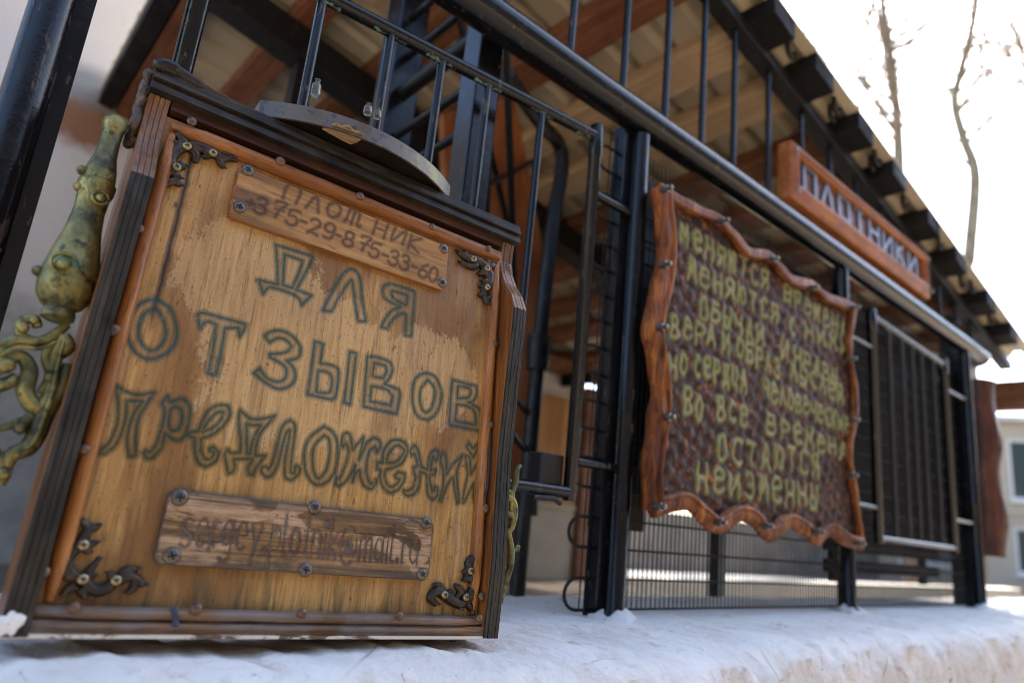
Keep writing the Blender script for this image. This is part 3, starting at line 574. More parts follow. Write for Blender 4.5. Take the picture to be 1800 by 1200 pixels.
# ================================================================== LETTERED BOX
BK=1.0795; bt=CAM+BK*(BT-CAM)   # real size of the box
BM=Matrix.Translation(Vector(bt))@Matrix([[*BR[0],0],[*BR[1],0],[*BR[2],0],[0,0,0,1]])@Matrix.Scale(BK,4)
box=thing('suggestion_box','wooden box hand-lettered for reviews and suggestions, leaning on the white ledge','letterbox',mat=BM)
def lp(px,py,wd=0.):
    u,v=uv(px,py,wd); return np.array([u,-wd,v])
LET=[]   # (crop x0,y0,scale, polygons)
A=(440,410,6.); B=(200,510,5.294); Cc=(430,570,4.186); Dd=(150,660,5.143); Ee=(380,710,6.4286); Ff=(600,730,6.667)
def L(fr,*polys): LET.append((fr,polys))
L(A,[(270,120),(460,180),(655,245),(640,300),(490,595),(645,655),(540,760),(520,700),(470,655),(350,605),(240,575),(190,575),(135,640),(90,490),(190,515),(290,540),(285,400),(275,200)],[(365,225),(550,290),(520,390),(440,575),(345,545),(355,350)])
L(A,[(760,815),(860,620),(940,480),(1010,400),(1070,380),(1130,420),(1160,520),(1180,700),(1215,930),(1130,930),(1100,720),(1075,520),(1060,495),(1000,570),(920,700),(855,825)])
L(A,[(1375,990),(1420,900),(1490,815),(1580,775),(1440,710),(1395,650),(1395,580),(1430,545),(1490,540),(1610,575),(1730,620),(1715,800),(1690,1085),(1625,1080),(1640,860),(1590,850),(1520,890),(1470,950),(1445,1010)],[(1490,610),(1570,630),(1655,660),(1640,760),(1560,725),(1500,680),(1485,640)])
L(B,[(370,85),(480,130),(550,210),(590,380),(570,490),(500,580),(340,640),(220,590),(150,490),(115,360),(150,230),(250,120)],[(385,165),(440,230),(485,370),(460,480),(390,550),(320,550),(250,470),(230,350),(260,260),(320,190)])
L(B,[(795,218),(840,210),(1030,260),(1230,315),(1215,370),(1170,430),(1160,350),(1040,350),(1010,520),(960,790),(880,770),(920,560),(955,320),(880,290),(840,310),(805,350),(785,240)])
L(B,[(1405,425),(1460,385),(1550,375),(1640,410),(1710,480),(1740,550),(1720,620),(1670,645),(1610,655),(1670,720),(1690,800),(1660,870),(1580,915),(1500,910),(1400,850),(1300,770),(1360,725),(1400,790),(1450,830),(1530,850),(1590,820),(1605,760),(1580,700),(1450,620),(1450,595),(1600,575),(1650,520),(1610,470),(1530,445),(1450,485)])
L(Cc,[(515,125),(575,145),(555,285),(650,305),(690,350),(670,520),(640,555),(460,515),(490,320)],[(540,340),(610,355),(640,400),(630,490),(600,505),(525,495)])
L(Cc,[(770,200),(820,215),(790,450),(775,590),(730,575),(750,400)])
L(Cc,[(900,235),(980,245),(1065,280),(1085,340),(1060,400),(1030,440),(1130,480),(1140,530),(1115,660),(870,605),(885,420)],[(950,285),(1030,305),(1040,350),(1010,395),(940,385)],[(930,455),(1040,480),(1085,530),(1070,580),(1050,590),(920,565)])
L(Cc,[(1335,360),(1400,390),(1440,480),(1440,560),(1410,650),(1350,705),(1280,685),(1240,620),(1228,540),(1240,430),(1280,375)],[(1345,410),(1390,470),(1390,540),(1365,620),(1330,650),(1300,620),(1285,550),(1295,470)])
L(Cc,[(1525,410),(1700,455),(1705,500),(1680,560),(1640,575),(1720,620),(1745,690),(1735,785),(1500,740),(1510,560)],[(1565,455),(1650,470),(1660,500),(1640,540),(1560,545)],[(1555,590),(1640,605),(1690,650),(1695,740),(1545,710)])
L(Dd,[(285,85),(350,130),(480,170),(620,150),(560,250),(490,370),(460,500),(460,720),(390,730),(380,560),(410,420),(450,320),(520,230),(375,225),(360,400),(310,560),(240,660),(150,705),(80,690),(170,650),(240,560),(290,430),(300,300),(290,180)])
L(Dd,[(745,180),(765,240),(870,210),(930,245),(950,320),(925,470),(880,565),(810,580),(720,520),(690,640),(620,730),(560,750),(520,690),(540,675),(580,690),(640,620),(690,460),(715,350),(710,290),(690,250)],[(770,310),(820,280),(865,310),(875,400),(840,490),(780,500),(755,440)])
L(Dd,[(930,545),(940,510),(1020,500),(1060,400),(1120,310),(1200,265),(1290,270),(1310,350),(1260,440),(1150,530),(1050,570),(1050,670),(1080,750),(1130,750),(1170,700),(1160,680),(1130,690),(1120,660),(1160,640),(1205,690),(1180,770),(1090,825),(1020,780),(990,680),(985,560)],[(1060,505),(1100,430),(1180,340),(1250,325),(1230,390),(1150,470)])
L(Ee,[(280,70),(330,120),(400,165),(520,165),(660,130),(590,220),(500,330),(455,470),(445,580),(560,580),(480,680),(440,740),(420,800),(370,790),(360,720),(400,640),(400,615),(200,625),(210,700),(180,770),(130,780),(115,680),(95,580),(125,510),(180,550),(270,540),(275,400),(255,230),(260,110)],[(345,225),(430,240),(505,235),(430,370),(395,480),(385,560),(345,560),(345,400)])
L(Ee,[(510,760),(520,710),(560,700),(590,730),(640,640),(690,450),(730,290),(780,210),(840,180),(880,220),(890,300),(870,480),(850,620),(840,770),(880,780),(890,700),(920,695),(945,740),(920,800),(850,860),(790,840),(770,760),(780,580),(820,400),(830,290),(790,330),(750,470),(720,600),(680,720),(620,810),(560,825)])
L(Ee,[(1220,250),(1310,310),(1365,420),(1370,560),(1340,740),(1270,860),(1160,915),(1070,870),(1010,760),(990,600),(1010,460),(1080,350)],[(1215,355),(1270,400),(1280,560),(1240,740),(1160,845),(1110,790),(1085,620),(1110,470)])
L(Ff,[(10,370),(0,330),(10,240),(50,200),(100,230),(130,400),(180,340),(260,245),(230,400),(200,520),(250,420),(300,310),(380,260),(440,290),(455,360),(415,430),(400,370),(330,410),(300,520),(290,640),(310,750),(340,800),(410,745),(400,800),(350,860),(270,830),(220,730),(215,640),(180,660),(130,780),(150,640),(160,580),(110,680),(40,780),(-30,830),(-70,800),(-60,730),(-30,740),(0,690),(50,560),(80,420),(50,330)])
L(Ff,[(410,630),(420,545),(480,555),(490,420),(550,320),(620,285),(710,300),(770,370),(760,460),(710,550),(630,600),(510,640),(500,720),(540,810),(590,840),(650,790),(680,745),(640,735),(620,700),(660,660),(740,680),(730,760),(670,860),(570,910),(490,850),(450,740),(460,640)],[(520,550),(540,470),(610,370),(670,350),(730,400),(700,480),(620,550)])
L(Ff,[(720,870),(770,880),(830,840),(870,710),(850,690),(840,605),(890,590),(870,500),(850,450),(820,465),(800,420),(840,345),(880,380),(915,500),(930,600),(1000,630),(1010,540),(1040,440),(1090,400),(1130,420),(1130,480),(1100,530),(1070,480),(1045,560),(1040,640),(1100,635),(1085,690),(1040,690),(1030,760),(1060,880),(1090,880),(1090,830),(1120,850),(1120,930),(1070,985),(1020,950),(1000,850),(990,700),(920,660),(910,800),(870,900),(780,940),(730,910)])
L(Ff,[(1190,425),(1220,500),(1230,690),(1300,570),(1420,460),(1380,560),(1345,700),(1380,1010),(1350,1030),(1300,720),(1250,790),(1160,1000),(1145,980),(1185,830),(1190,650),(1150,520)])
L(Ff,[(1445,465),(1500,500),(1510,690),(1570,590),(1645,515),(1620,620),(1580,760),(1570,880),(1600,1050),(1570,1060),(1540,950),(1545,800),(1430,1020),(1410,1010),(1440,850),(1470,680)])
L(Ff,[(1485,320),(1535,385),(1605,320),(1590,390),(1540,490),(1465,375)])
gx=np.arange(-.002,.3472,.00062); gy=np.arange(-.004,.3752,.00062); sd=np.full((len(gy),len(gx)),-.004)
for (x0,y0,sc),polys in LET:
    D=np.full(sd.shape,.004); I=np.zeros(sd.shape,bool)
    for pl in polys:
        P=soften(pl); P=np.array([uv(x0+a/sc,y0+b/sc) for a,b in P]); seg_dist(gx,gy,D,P,True,.004); I^=inside(gx,gy,P)
    s=np.where(I,D,-D); sel=np.abs(s)<.0039; sd=np.where(sel&((np.abs(s)<np.abs(sd))|(I&(sd<0))),s,np.where(I,np.maximum(sd,s),sd))
def pan_fn(u,v): return np.stack([u,.0012*np.sin(9*u+2)*np.sin(7*v),v],-1)
grid_obj('front_panel',M['panel'],box,gx,gy,pan_fn,{'sd':sd})
FRONT=[(-.0195,.013),(.04,.019),(.14,.0185),(.22,.024),(.28,.030),(.300,.031),(.318,.023),(.334,.011),(.350,.003),(.365,.0),(.380,.001),(.3875,.003)]
for u0,u1 in ((-.0172,-.0012),(BW+.0012,BW+.0172)):
    poly=[(-w_+.002,v_) for v_,w_ in FRONT]+[(.054,.3875),(.054,-.0195)]
    MB().prism(poly,lambda p,h:(h,p[0],p[1]),u0,u1).build('side_board',M['board'],box,bevel=.001)
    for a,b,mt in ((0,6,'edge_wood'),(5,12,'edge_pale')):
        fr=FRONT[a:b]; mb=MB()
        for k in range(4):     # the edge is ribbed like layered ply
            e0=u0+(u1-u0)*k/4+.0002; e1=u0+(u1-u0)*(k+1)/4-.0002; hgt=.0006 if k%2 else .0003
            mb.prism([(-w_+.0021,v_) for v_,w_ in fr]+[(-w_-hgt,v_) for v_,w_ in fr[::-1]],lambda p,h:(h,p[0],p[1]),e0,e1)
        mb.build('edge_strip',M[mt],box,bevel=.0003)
MB().box((-.001,.040,-.018),(BW+.001,.0525,.387)).build('back_board',M['board'],box)
MB().box((0,.0035,-.018),(BW,.0395,-.008)).build('bottom_board',M['board'],box)
mb=MB().box((-.0185,-.0105,.3888),(BW+.0195,.054,.3945)).box((-.0182,-.0075,.3948),(BW+.0188,.054,.3985)).box((-.0185,-.0118,.3988),(BW+.0192,.054,.4035)).box((-.0188,-.0085,.4038),(BW+.0198,.0545,.4105))
mb.tube(spline([(-.0195,-.008,.4085),(-.013,-.009,.4135),(-.002,-.0085,.4140),(.015,-.007,.4115),(.04,-.006,.4095)],5),[.0035]*2+[.0058]*8+[.0045]*6+[.003]*5,9); mb.build('lid_board',M['black_wood'],box,bevel=.0014)
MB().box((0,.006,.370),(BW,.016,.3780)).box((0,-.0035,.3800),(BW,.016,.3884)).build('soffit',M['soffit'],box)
def half_round(mb,a,b,wid,w0,h,n=8):
    """half-round strip from a to b on the panel (u,v), bulging towards the viewer, with cut ends"""
    a=np.array(a,float); b=np.array(b,float); d=b-a; L_=np.hypot(*d); d/=L_; nn=np.array([-d[1],d[0]]); st=np.linspace(0,1,14); vs=[]
    for t in st:
        c=a+(b-a)*t; k=1-.5*max(0,1-min(t,1-t)*L_/.004)**2; jit=.0003*math.sin(37*t+a[0]*90)
        for j in range(n+1):
            an=math.pi*j/n; o=(nn*(math.cos(an)*wid/2*k+jit)); vs.append((c[0]+o[0],-(w0+h*k*math.sin(an)**.8),c[1]+o[1]))
    m=n+1; fs=[(i*m+j,i*m+j+1,(i+1)*m+j+1,(i+1)*m+j) for i in range(len(st)-1) for j in range(n)]+[tuple(range(m)),tuple((len(st)-1)*m+j for j in range(n,-1,-1))]
    return mb.add(vs,fs)
half_round(MB(),(.0035,.3668),(BW-.002,.3652),.0135,0,.0095).build('moulding',M['strip'],box,smooth=50)
half_round(MB(),(.0062,.001),(.0062,.3590),.0115,0,.0095).build('moulding',M['strip_v'],box,smooth=50)
half_round(MB(),(BW-.0062,.001),(BW-.0062,.3570),.0115,0,.0095).build('moulding',M['strip_v'],box,smooth=50)
mb=half_round(MB(),(-.0008,-.0050),(BW+.0010,-.0058),.0085,.006,.0085); mb.box((-.0008,-.0065,-.0098),(BW+.001,.0,-.0012)); mb.build('moulding',M['bottom'],box,smooth=40)
mb=half_round(MB(),(-.0008,-.0128),(BW+.0012,-.0132),.0058,.008,.006); mb.box((-.0012,-.0105,-.0175),(BW+.0011,.002,-.0099)); mb.build('bottom_rail',M['bottom'],box,smooth=40)
MB().box((-.015,-.0122,-.0205),(BW+.0012,.003,-.0177)).build('paint_edge',M['chip'],box,bevel=.0008)
# nails
def dome(mb,c,r,h,n=12):
    return mb.lathe([(r,0),(r*.97,-h*.35),(r*.75,-h*.75),(r*.4,-h*.95),(.0004,-h)],n,0,c,axis=1)
for px,py,wd in [(337,214,.0093),(493,284,.0093),(633,345,.0093),(760,399,.0093),(859,437,.0092),(245,402,.0088),(200,580,.0088),(148,790,.0088),(75,1005,.0088),(893,470,.0088),(871,604,.0088),(862,746,.0088),(854,893,.0088),(847,1048,.0088),(130,1068,.0140),(345,1070,.0140),(531,1077,.0140),(702,1082,.0140),(842,1086,.0140)]:
    dome(MB(),lp(px,py,wd),.0042*random.uniform(.85,1.1),.0026).build('nail',M['nail'],box,smooth=50)
# felt-pen tick with a drip on the right strip
mb=MB(); P=spline([lp(862,760,.0098),lp(860,800,.0098),lp(857,850,.0098),lp(853,868,.0098),lp(851,887,.0095)],5); mb.tube(P,[.0011]*4+[.0014]*(len(P)-9)+[.0009]*5,6,flat=(1,.35)); mb.build('ink_mark',M['letter'] if 0 else m_plain('dark_blue_ink',(.02,.03,.05),.5),box,smooth=60)
mb=MB(); mb.tube(spline([lp(307,1066,.0135),lp(308,1078,.0150),lp(309,1090,.0140),lp(309,1100,.0150)],4),.0022,7,flat=(1,.5)); mb.build('ink_mark',bpy.data.materials['dark_blue_ink'],box,smooth=60)
mb=MB(); cc=lp(16,1096,.0145); vs=[];n=18
for r,h in ((1.,.0),(.9,.0012),(.5,.0022),(.05,.0026)):
    for k in range(n):
        a=2*math.pi*k/n; q=r*(1+.25*math.sin(2*a+1)+.18*math.sin(5*a)); vs.append((cc[0]-.0005+.0065*q*math.cos(a),cc[1]-h,cc[2]+.0085*q*math.sin(a)))
mb.add(vs,[(i_*n+k,i_*n+(k+1)%n,(i_+1)*n+(k+1)%n,(i_+1)*n+k) for i_ in range(3) for k in range(n)]); mb.build('whitewash_splash',M['ledge'],box,smooth=60)
def screw(name_parent,c,r,mat,ang=.3):
    s=MB().lathe([(r*1.02,.0),(r,-.0007),(r*.8,-.0016),(r*.35,-.0021),(.0002,-.0022)],18,0,c,axis=1).build('screw',mat,name_parent,smooth=50)
    mb=MB(); ca,sa=math.cos(ang),math.sin(ang)
    for dx,dz in ((ca,sa),(-sa,ca)):
        a=np.array([dx,0,dz])*r*.48; b=np.array([-dz,0,dx])*r*.11; k=-.00235 if dx==ca else -.00245
        p=[a+b,a-b,-a-b,-a+b]; mb.add([np.array(c)+q+np.array([0,k,0]) for q in p]+[np.array(c)+q+np.array([0,k+.0012,0]) for q in p],[(0,1,2,3),(7,6,5,4),(0,4,5,1),(1,5,6,2),(2,6,7,3),(3,7,4,0)])
    mb.build('cross_slot',M['slot'],s) if name_parent is box else mb.build('cross_slot',M['slot'],name_parent)
    return s
# cast corner brackets
def bracket(fr,strokes,screws,rr,lab=None):
    x0,y0,sc=fr; mb=MB(); rr*=1.25
    def pt(p,wd): return lp(x0+p[0]/sc,y0+p[1]/sc,wd)
    for i,(pts,r) in enumerate(strokes):
        k=len(pts); P=spline([pt(p,.0026) for p in pts],5); n=len(P)
        rad=[rr*r*(.62+.5*math.sin(math.pi*min(1,.15+j/(n-1)*.9))) for j in range(n)]
        mb.tube(P,rad,10)
        mb.tube([P[-1]+np.array([0,-.0008,0])-np.array([0,0,.0001]),P[-1]+np.array([0,-.0012,.0012])],rr*r*.85,8)
        if r>=.9: mb.tube(P[1:-1]+np.array([0,-rr*r*.62,0]),[q*.28 for q in rad[1:-1]],6)
    o=mb.build('corner_bracket',M['casting'],box,smooth=80,fix=True)
    rm=o.modifiers.new('fuse','REMESH'); rm.mode='VOXEL'; rm.voxel_size=.0005; rm.use_smooth_shade=True
    if lab: o['label']=lab
    for j,p in enumerate(screws): screw(o,pt(p,.0066),.0036,M['brasscrew'],.3+j)
bracket((260,200,5.),[([(345,285),(250,330),(205,400),(230,520),(280,570)],1.),([(345,285),(430,290),(560,340),(650,390),(740,395)],1.),([(345,285),(300,230),(250,165)],.75),([(345,285),(420,360),(410,430)],.8),([(560,340),(490,390)],.8),([(620,400),(665,480)],.7),([(650,335),(700,350),(755,385),(760,425)],.65),([(230,520),(140,525)],.6),([(270,570),(180,610),(145,640)],.7),([(250,460),(335,465)],.8),([(230,590),(295,635)],.7),([(190,245),(270,280),(345,285)],.8)],[(345,285),(572,345),(253,468)],.0034)
bracket((90,890,6.667),[([(375,860),(220,770),(180,620),(300,470),(400,330),(420,240),(330,150)],1.),([(375,860),(500,980),(640,960),(760,870),(960,820),(1080,920)],1.),([(330,150),(250,230),(225,340)],.7),([(420,220),(500,250),(560,220)],.7),([(370,460),(540,420)],.7),([(380,480),(450,540)],.7),([(260,830),(120,800)],.8),([(300,920),(200,970),(130,1040)],.8),([(340,950),(390,1070)],.8),([(400,800),(460,730),(560,610)],.7),([(375,860),(510,810)],.7),([(760,870),(670,780)],.8),([(800,780),(900,740),(1020,730)],.7),([(980,850),(960,960),(880,1010)],.65)],[(375,450),(370,850),(760,865)],.0030)
bracket((730,960,7.06),[([(630,630),(700,560),(730,450),(650,390),(600,430)],1.),([(690,300),(660,210),(720,150),(775,180),(770,260)],.9),([(690,300),(590,325)],.8),([(735,450),(700,310)],.8),([(630,630),(560,710),(440,660),(360,600),(260,550),(180,640),(260,715)],1.),([(360,600),(310,500),(240,480)],.75),([(600,590),(500,480)],.75),([(630,630),(740,640)],.8),([(630,630),(600,700),(560,780)],.75),([(640,680),(700,800)],.75),([(440,650),(430,550)],.75),([(560,700),(500,650),(560,590)],.7)],[(690,305),(632,630),(365,598)],.0036)
bracket((780,420,8.57),[([(655,440),(560,370),(450,310),(330,280),(210,190)],.95),([(655,440),(690,560),(680,650),(655,730),(590,830),(650,980)],.95),([(655,440),(640,330)],.7),([(655,440),(765,370)],.7),([(655,440),(590,500),(520,540)],.8),([(660,500),(770,550)],.65),([(450,310),(470,410),(380,410),(240,350)],.75),([(330,190),(300,240)],.6),([(655,650),(570,640)],.8),([(655,730),(530,720)],.6),([(640,930),(710,860)],.7),([(590,830),(530,860)],.7),([(600,560),(640,480)],.7)],[(448,300),(655,440),(657,728)],.0040)
# plates
def plate(name,u0,u1,v0,v1,th,rc,mat,matb,td_strokes,step,lim,disp=0.):
    poly=[]
    for cx,cy,a0 in ((u1-rc,v1-rc,0),(u0+rc,v1-rc,90),(u0+rc,v0+rc,180),(u1-rc,v0+rc,270)):
        for a in np.linspace(a0,a0+90,6): poly.append((cx+rc*math.cos(math.radians(a)),cy+rc*math.sin(math.radians(a))))
    body=MB().prism(poly,lambda p,h:(p[0],-h,p[1]),.0004,th).build(name,matb,box,bevel=.0008)
    gx=np.arange(u0+.0008,u1-.0008,step); gy=np.arange(v0+.0008,v1-.0008,step); D=np.full((len(gy),len(gx)),lim)
    for s in td_strokes: seg_dist(gx,gy,D,s,False,lim)
    keep=inside(gx,gy,[((p[0]-(u0+u1)/2)*.992+(u0+u1)/2,(p[1]-(v0+v1)/2)*.97+(v0+v1)/2) for p in poly])
    dep=np.clip(1-D/.0010,0,1)*disp
    d=dep.ravel()
    grid_obj('engraved_face',mat,body,gx,gy,lambda u,v:np.stack([u,-(th+.0003-d+.0002*np.sin(170*v+3*np.sin(20*u))),v],-1),{'td':D},keep)
    return body
strokes=[]
fr=(400,270,4.445)
def put(ch,px,py,h,wd,sl=.12):
    u,v=uv(fr[0]+px/fr[2],fr[1]+py/fr[2],.0065)
    for s in glyph(ch,u,v,h*.95,wd*.95,sl): strokes.append(spline(s,3) if len(s)>2 else s)
for ch,x,y in [('3',262,410),('7',405,440),('5',510,500),('2',680,570),('9',795,605),('8',948,668),('7',1075,705),('5',1150,755),('3',1300,815),('3',1385,850),('6',1532,915),('0',1608,945)]: put(ch,x,y,.0165,.0098)
for ch,x,y in [('+',180,385),('-',592,525),('-',862,632),('-',1232,790),('-',1466,880)]: put(ch,x,y,.014,.006)
for ch,x,y,wd in [('П',505,315,.0125),('Л',680,385,.0125),('О',832,440,.013),('т',990,500,.0165),('Н',1195,590,.0125),('И',1340,640,.0125),('К',1465,705,.0125)]: put(ch,x,y,.0165,wd,.16)
pb=plate('phone_plate',.0600,.2755,.3030,.3536,.0060,.005,M['phone'],M['strip'],strokes,.00052,.003)
pb['label']='pale plate with burnt phone lettering'
for px,py in ((436,299),(421,364),(780,437),(777,497)): screw(box,lp(px,py,.0064),.0052,M['screw'],random.uniform(0,1.5))
strokes=[]; txt='sergey.plotnik@mail.ru'; adv=[.55,.55,.42,.55,.55,.55,.28,.52,.3,.54,.4,.52,.26,.5,.95,.75,.55,.26,.3,.28,.42,.52]; tot=sum(adv); U0,U1=.0745,.2745; cu=U0
for ch,a in zip(txt,adv):
    wa=a/tot*(U1-U0)
    base=.0400
    for s in GL[ch]:
        x0=min(p[0] for q in GL[ch] for p in q); k=(U1-U0)/tot
        strokes.append([(cu+(p[0]-x0)*k*.92+.001,base+p[1]*.030) for p in s])
    cu+=wa
mp=plate('mail_plate',.0612,.2872,.0268,.0795,.0058,.007,M['mail'],M['greywood'],strokes,.00055,.003,.0007)
mp['label']='rotten grey plate engraved with an e-mail address'
for px,py,r in ((316,874,.006),(302,976,.006),(553,891,.0056),(537,1001,.0056),(749,919,.0052),(742,1009,.0052)): screw(box,lp(px,py,.0062),r,M['screw'],random.uniform(0,1.5))
# brass ornament on the left side: a baluster over a scroll
ax0=np.array([-.0335,.004,.356]); ax1=np.array([-.0335,.006,.186])
pf=[(.0085,0),(.0098,.003),(.0095,.007),(.0078,.011),(.0076,.02),(.0085,.034),(.0115,.047),(.0125,.055),(.0122,.0575),(.0142,.059),(.0138,.066),(.012,.070),(.0112,.082),(.0128,.098),(.0165,.116),(.0195,.132),(.0205,.142),(.019,.152),(.0145,.159),(.010,.162),(.0115,.165),(.0115,.169),(.007,.171)]
MB().lathe([(r*.92,-z) for r,z in pf],28,0,tuple(ax0)).build('baluster_ornament',M['brass'],box,smooth=50)
mb=MB()
for (du,dv,r) in ((-.014,-.053,.0042),(-.013,-.067,.004),(-.021,-.139,.0045),(-.006,-.134,.006),(.004,-.074,.004)):
    c=ax0+np.array([du+(.002 if du<-.01 else 0),(-.0165 if dv<-.1 else -.0105) if du>-.01 else -.003,dv]); mb=MB(); mb.lathe([(r*.7,r*.8),(r*.9,0),(r*.7,-r*.6),(.0003,-r)],14,0,tuple(c),axis=1)
    if du>-.01: mb.tube([c+np.array([r*1.3*math.cos(a),-.0005,r*1.3*math.sin(a)]) for a in np.linspace(0,6.0,16)],.0014,6)
    mb.build('rosette',M['brass'],box,smooth=60)
mb=MB()
def sc(pts,r0,r1,wd=-.006,n=6):
    P=spline([lp(x,y,wd) for x,y in pts],n); k=len(P); mb.tube(P,[r0+(r1-r0)*abs(2*j/(k-1)-1)**1.5 for j in range(k)],12)
sc([(112,590),(95,640),(90,690),(70,720),(45,690),(52,650),(35,625),(10,640)],.0058,.0035)
sc([(118,570),(75,600),(20,600),(-15,640),(-30,700)],.0046,.003); sc([(70,600),(38,590),(40,565),(60,560),(66,575)],.0036,.003)
sc([(120,640),(105,690),(85,715),(55,780),(20,800),(8,830)],.0062,.0035); sc([(60,740),(30,745),(-10,755)],.0030,.002); sc([(85,715),(50,735),(35,755),(30,735)],.0038,.003)
sc([(112,590),(118,610),(100,625)],.0052,.004); sc([(-30,760),(-10,800),(5,830),(-4,850)],.0048,.004); sc([(95,600),(80,625),(88,660),(70,690)],.0032,.0026)
sc([(10,640),(-5,625),(-15,645),(0,660)],.004,.0035); sc([(0,600),(-30,620),(-60,700),(-50,760)],.0050,.004)
sc([(30,660),(15,672),(-5,680),(-20,700)],.0048,.003)
for x,y,r in ((40,575,.0042),(12,642,.0052),(60,562,.003),(88,662,.004),(36,752,.0038),(6,832,.0045)):
    c=lp(x,y,-.002); mb.lathe([(r*.4,-r),(r*.9,-r*.5),(r,0),(r*.9,r*.5),(r*.3,r)],12,0,tuple(c))
sc([(112,600),(100,650),(88,705),(60,775),(30,795)],.0018,.001,.001); sc([(100,600),(70,612),(30,610),(0,625)],.0016,.001,.0005)
mb.build('scroll_ornament',M['brass'],box,smooth=60)
# the matching ornament just shows past the right side
mb=MB()
def sr(pts,r0,wd=.012):
    P=spline([lp(x,y,wd) for x,y in pts],6); mb.tube(P,[r0*(.6+.4*math.sin(math.pi*j/(len(P)-1))) for j in range(len(P))],10)
sr([(893,880),(905,850),(908,825),(915,818)],.0035); sr([(890,870),(902,880),(905,900),(900,925),(893,935)],.0036); sr([(888,900),(900,905),(902,915)],.003); sr([(893,930),(899,965),(897,995),(887,1025),(880,1060)],.0036); sr([(899,975),(905,965),(911,960),(910,968)],.0024); sr([(890,860),(900,868),(898,890),(904,910)],.0026)
mb.build('scroll_ornament',M['brass'],box,smooth=60)
# carved dark rosettes at the top of the left side
mb=MB()
for k in range(9):
    t=k/8; c=np.array([-.0185,.002+.004*math.sin(k*1.9),.410-.060*t]); a=k*1.3
    P=[c+np.array([-.003*math.sin(math.pi*q),.006*math.cos(a+5*q)*q+.006,-.009*q+.0045*math.sin(a+4*q)]) for q in np.linspace(0,1,9)]
    mb.tube(P,[.0022+.0020*math.sin(math.pi*(.15+.8*q)) for q in np.linspace(0,1,9)],8)
o=mb.build('carved_rosette',M['carve_dark'],box,smooth=70); rm=o.modifiers.new('fuse','REMESH'); rm.mode='VOXEL'; rm.voxel_size=.0008; rm.use_smooth_shade=True

# ================================================================== ROUND LID LYING ON THE BOX
R_=.168; cu,cw=.170,.036-R_      # a big round lid, its back cut straight in front of the bars
lidm=BM@Matrix.Translation((0,0,.4110))
can=thing('round_lid','old round tin lid with a spotted grey rim lying on the lettered box','lid',mat=lidm)
arcp=[(cu+R_*math.sin(a),-(cw+R_*math.cos(a))) for a in np.linspace(-.66,.66,40)]
back=[(arcp[-1][0],.052),(arcp[0][0],.052)]
outl=arcp+back
def off(d):
    c=[(cu+(R_-d)*math.sin(a),-(cw+(R_-d)*math.cos(a))) for a in np.linspace(-.66+d*4,.66-d*4,40)]; return c+[(c[-1][0],.052-d),(c[0][0],.052-d)]
inn=off(.0022)
n=len(outl); hz=.0175
v=[(x,y,0) for x,y in outl]+[(x,y,hz-.001) for x,y in outl]+[(x,y,hz) for x,y in inn]+[(x,y,0) for x,y in inn]+[(x,y,.004) for x,y in inn]
f=[(i,(i+1)%n,n+(i+1)%n,n+i) for i in range(n)]+[(n+i,n+(i+1)%n,2*n+(i+1)%n,2*n+i) for i in range(n)]+[tuple(range(2*n,3*n))]+[(3*n+i,3*n+(i+1)%n,(i+1)%n,i) for i in range(n)]+[(4*n+i,4*n+(i+1)%n,3*n+(i+1)%n,3*n+i) for i in range(n)]
MB().add(v,f).build('rim',M['tin'],can,smooth=40)
MB().prism(off(.0026),lambda p,h:(p[0],p[1],h),.0042,.0062).build('underside',M['under'],can)
mb=MB(); P=[]
for px,py in ((566,226),(583,219),(592,216),(600,222),(612,220),(622,229),(634,232),(642,240),(627,250),(616,253),(596,243),(578,233)):
    o=BT+BV*.4148; r=ray(px,py); t=((o-CAM)@BV)/(r@BV); p=CAM+r*t-BT; P.append((p@BU,p@BN))
mb.prism(P,lambda p,h:(p[0],p[1],h),.0030,.0041).build('torn_paper',M['torn'],can)
def onlid(px,py):
    o=BT+BV*(.4110+hz); r=ray(px,py); t=((o-CAM)@BV)/(r@BV); return CAM+BK*r*t
for (px,py,h,r,lab) in ((554,168,.017,.0042,'tall clear glass vial standing near the left end of the tin lid'),(646,200,.011,.0040,'short broken glass vial on the tin lid, left one of the close pair'),(663,207,.0105,.0036,'short broken glass vial on the tin lid beside the second bar')):
    p=onlid(px,py); vm=Matrix.Translation(Vector(p)-Vector(BV)*.0002)@BM.to_3x3().to_4x4()
    o=MB().lathe([(r,0),(r,h*.62),(r*.8,h*.72),(r*.42,h*.8),(r*.42,h*.92),(r*.62,h*.94),(r*.62,h)],14).build('glass_vial',M['vial'],smooth=40,matrix=vm); label(o,lab,'vial','glass vials on the tin lid')

# ================================================================== CARVED VERSE BOARD
SY=.676
sg=thing('carved_sign','wavy framed brown board with green carved verse lettering hung on the fence','sign',(1.25,SY,.15))
so_=np.array([1.25,SY,.15])
def sp(px,py,Y=SY): return ony(px,py,Y)-so_
TOPL=[(1158,332),(1190,352),(1222,368),(1258,384),(1285,410),(1312,442),(1350,450),(1368,470),(1390,492),(1430,503),(1447,520),(1465,528),(1500,541)]
RIGHT=[(1500,541),(1494,580),(1492,620),(1500,670),(1503,710),(1499,750),(1492,790),(1497,840),(1505,890),(1512,950)]
BOT=[(1145,893),(1172,884),(1205,880),(1235,905),(1262,922),(1295,902),(1322,908),(1350,938),(1385,915),(1415,930),(1432,946),(1458,930),(1490,950),(1512,955)]
LEFT=[(1158,332),(1164,375),(1168,430),(1163,490),(1147,560),(1148,610),(1156,660),(1158,710),(1150,770),(1141,830),(1145,893)]
def path(pts,Y,n=5): return spline([sp(x,y,Y) for x,y in pts],n)
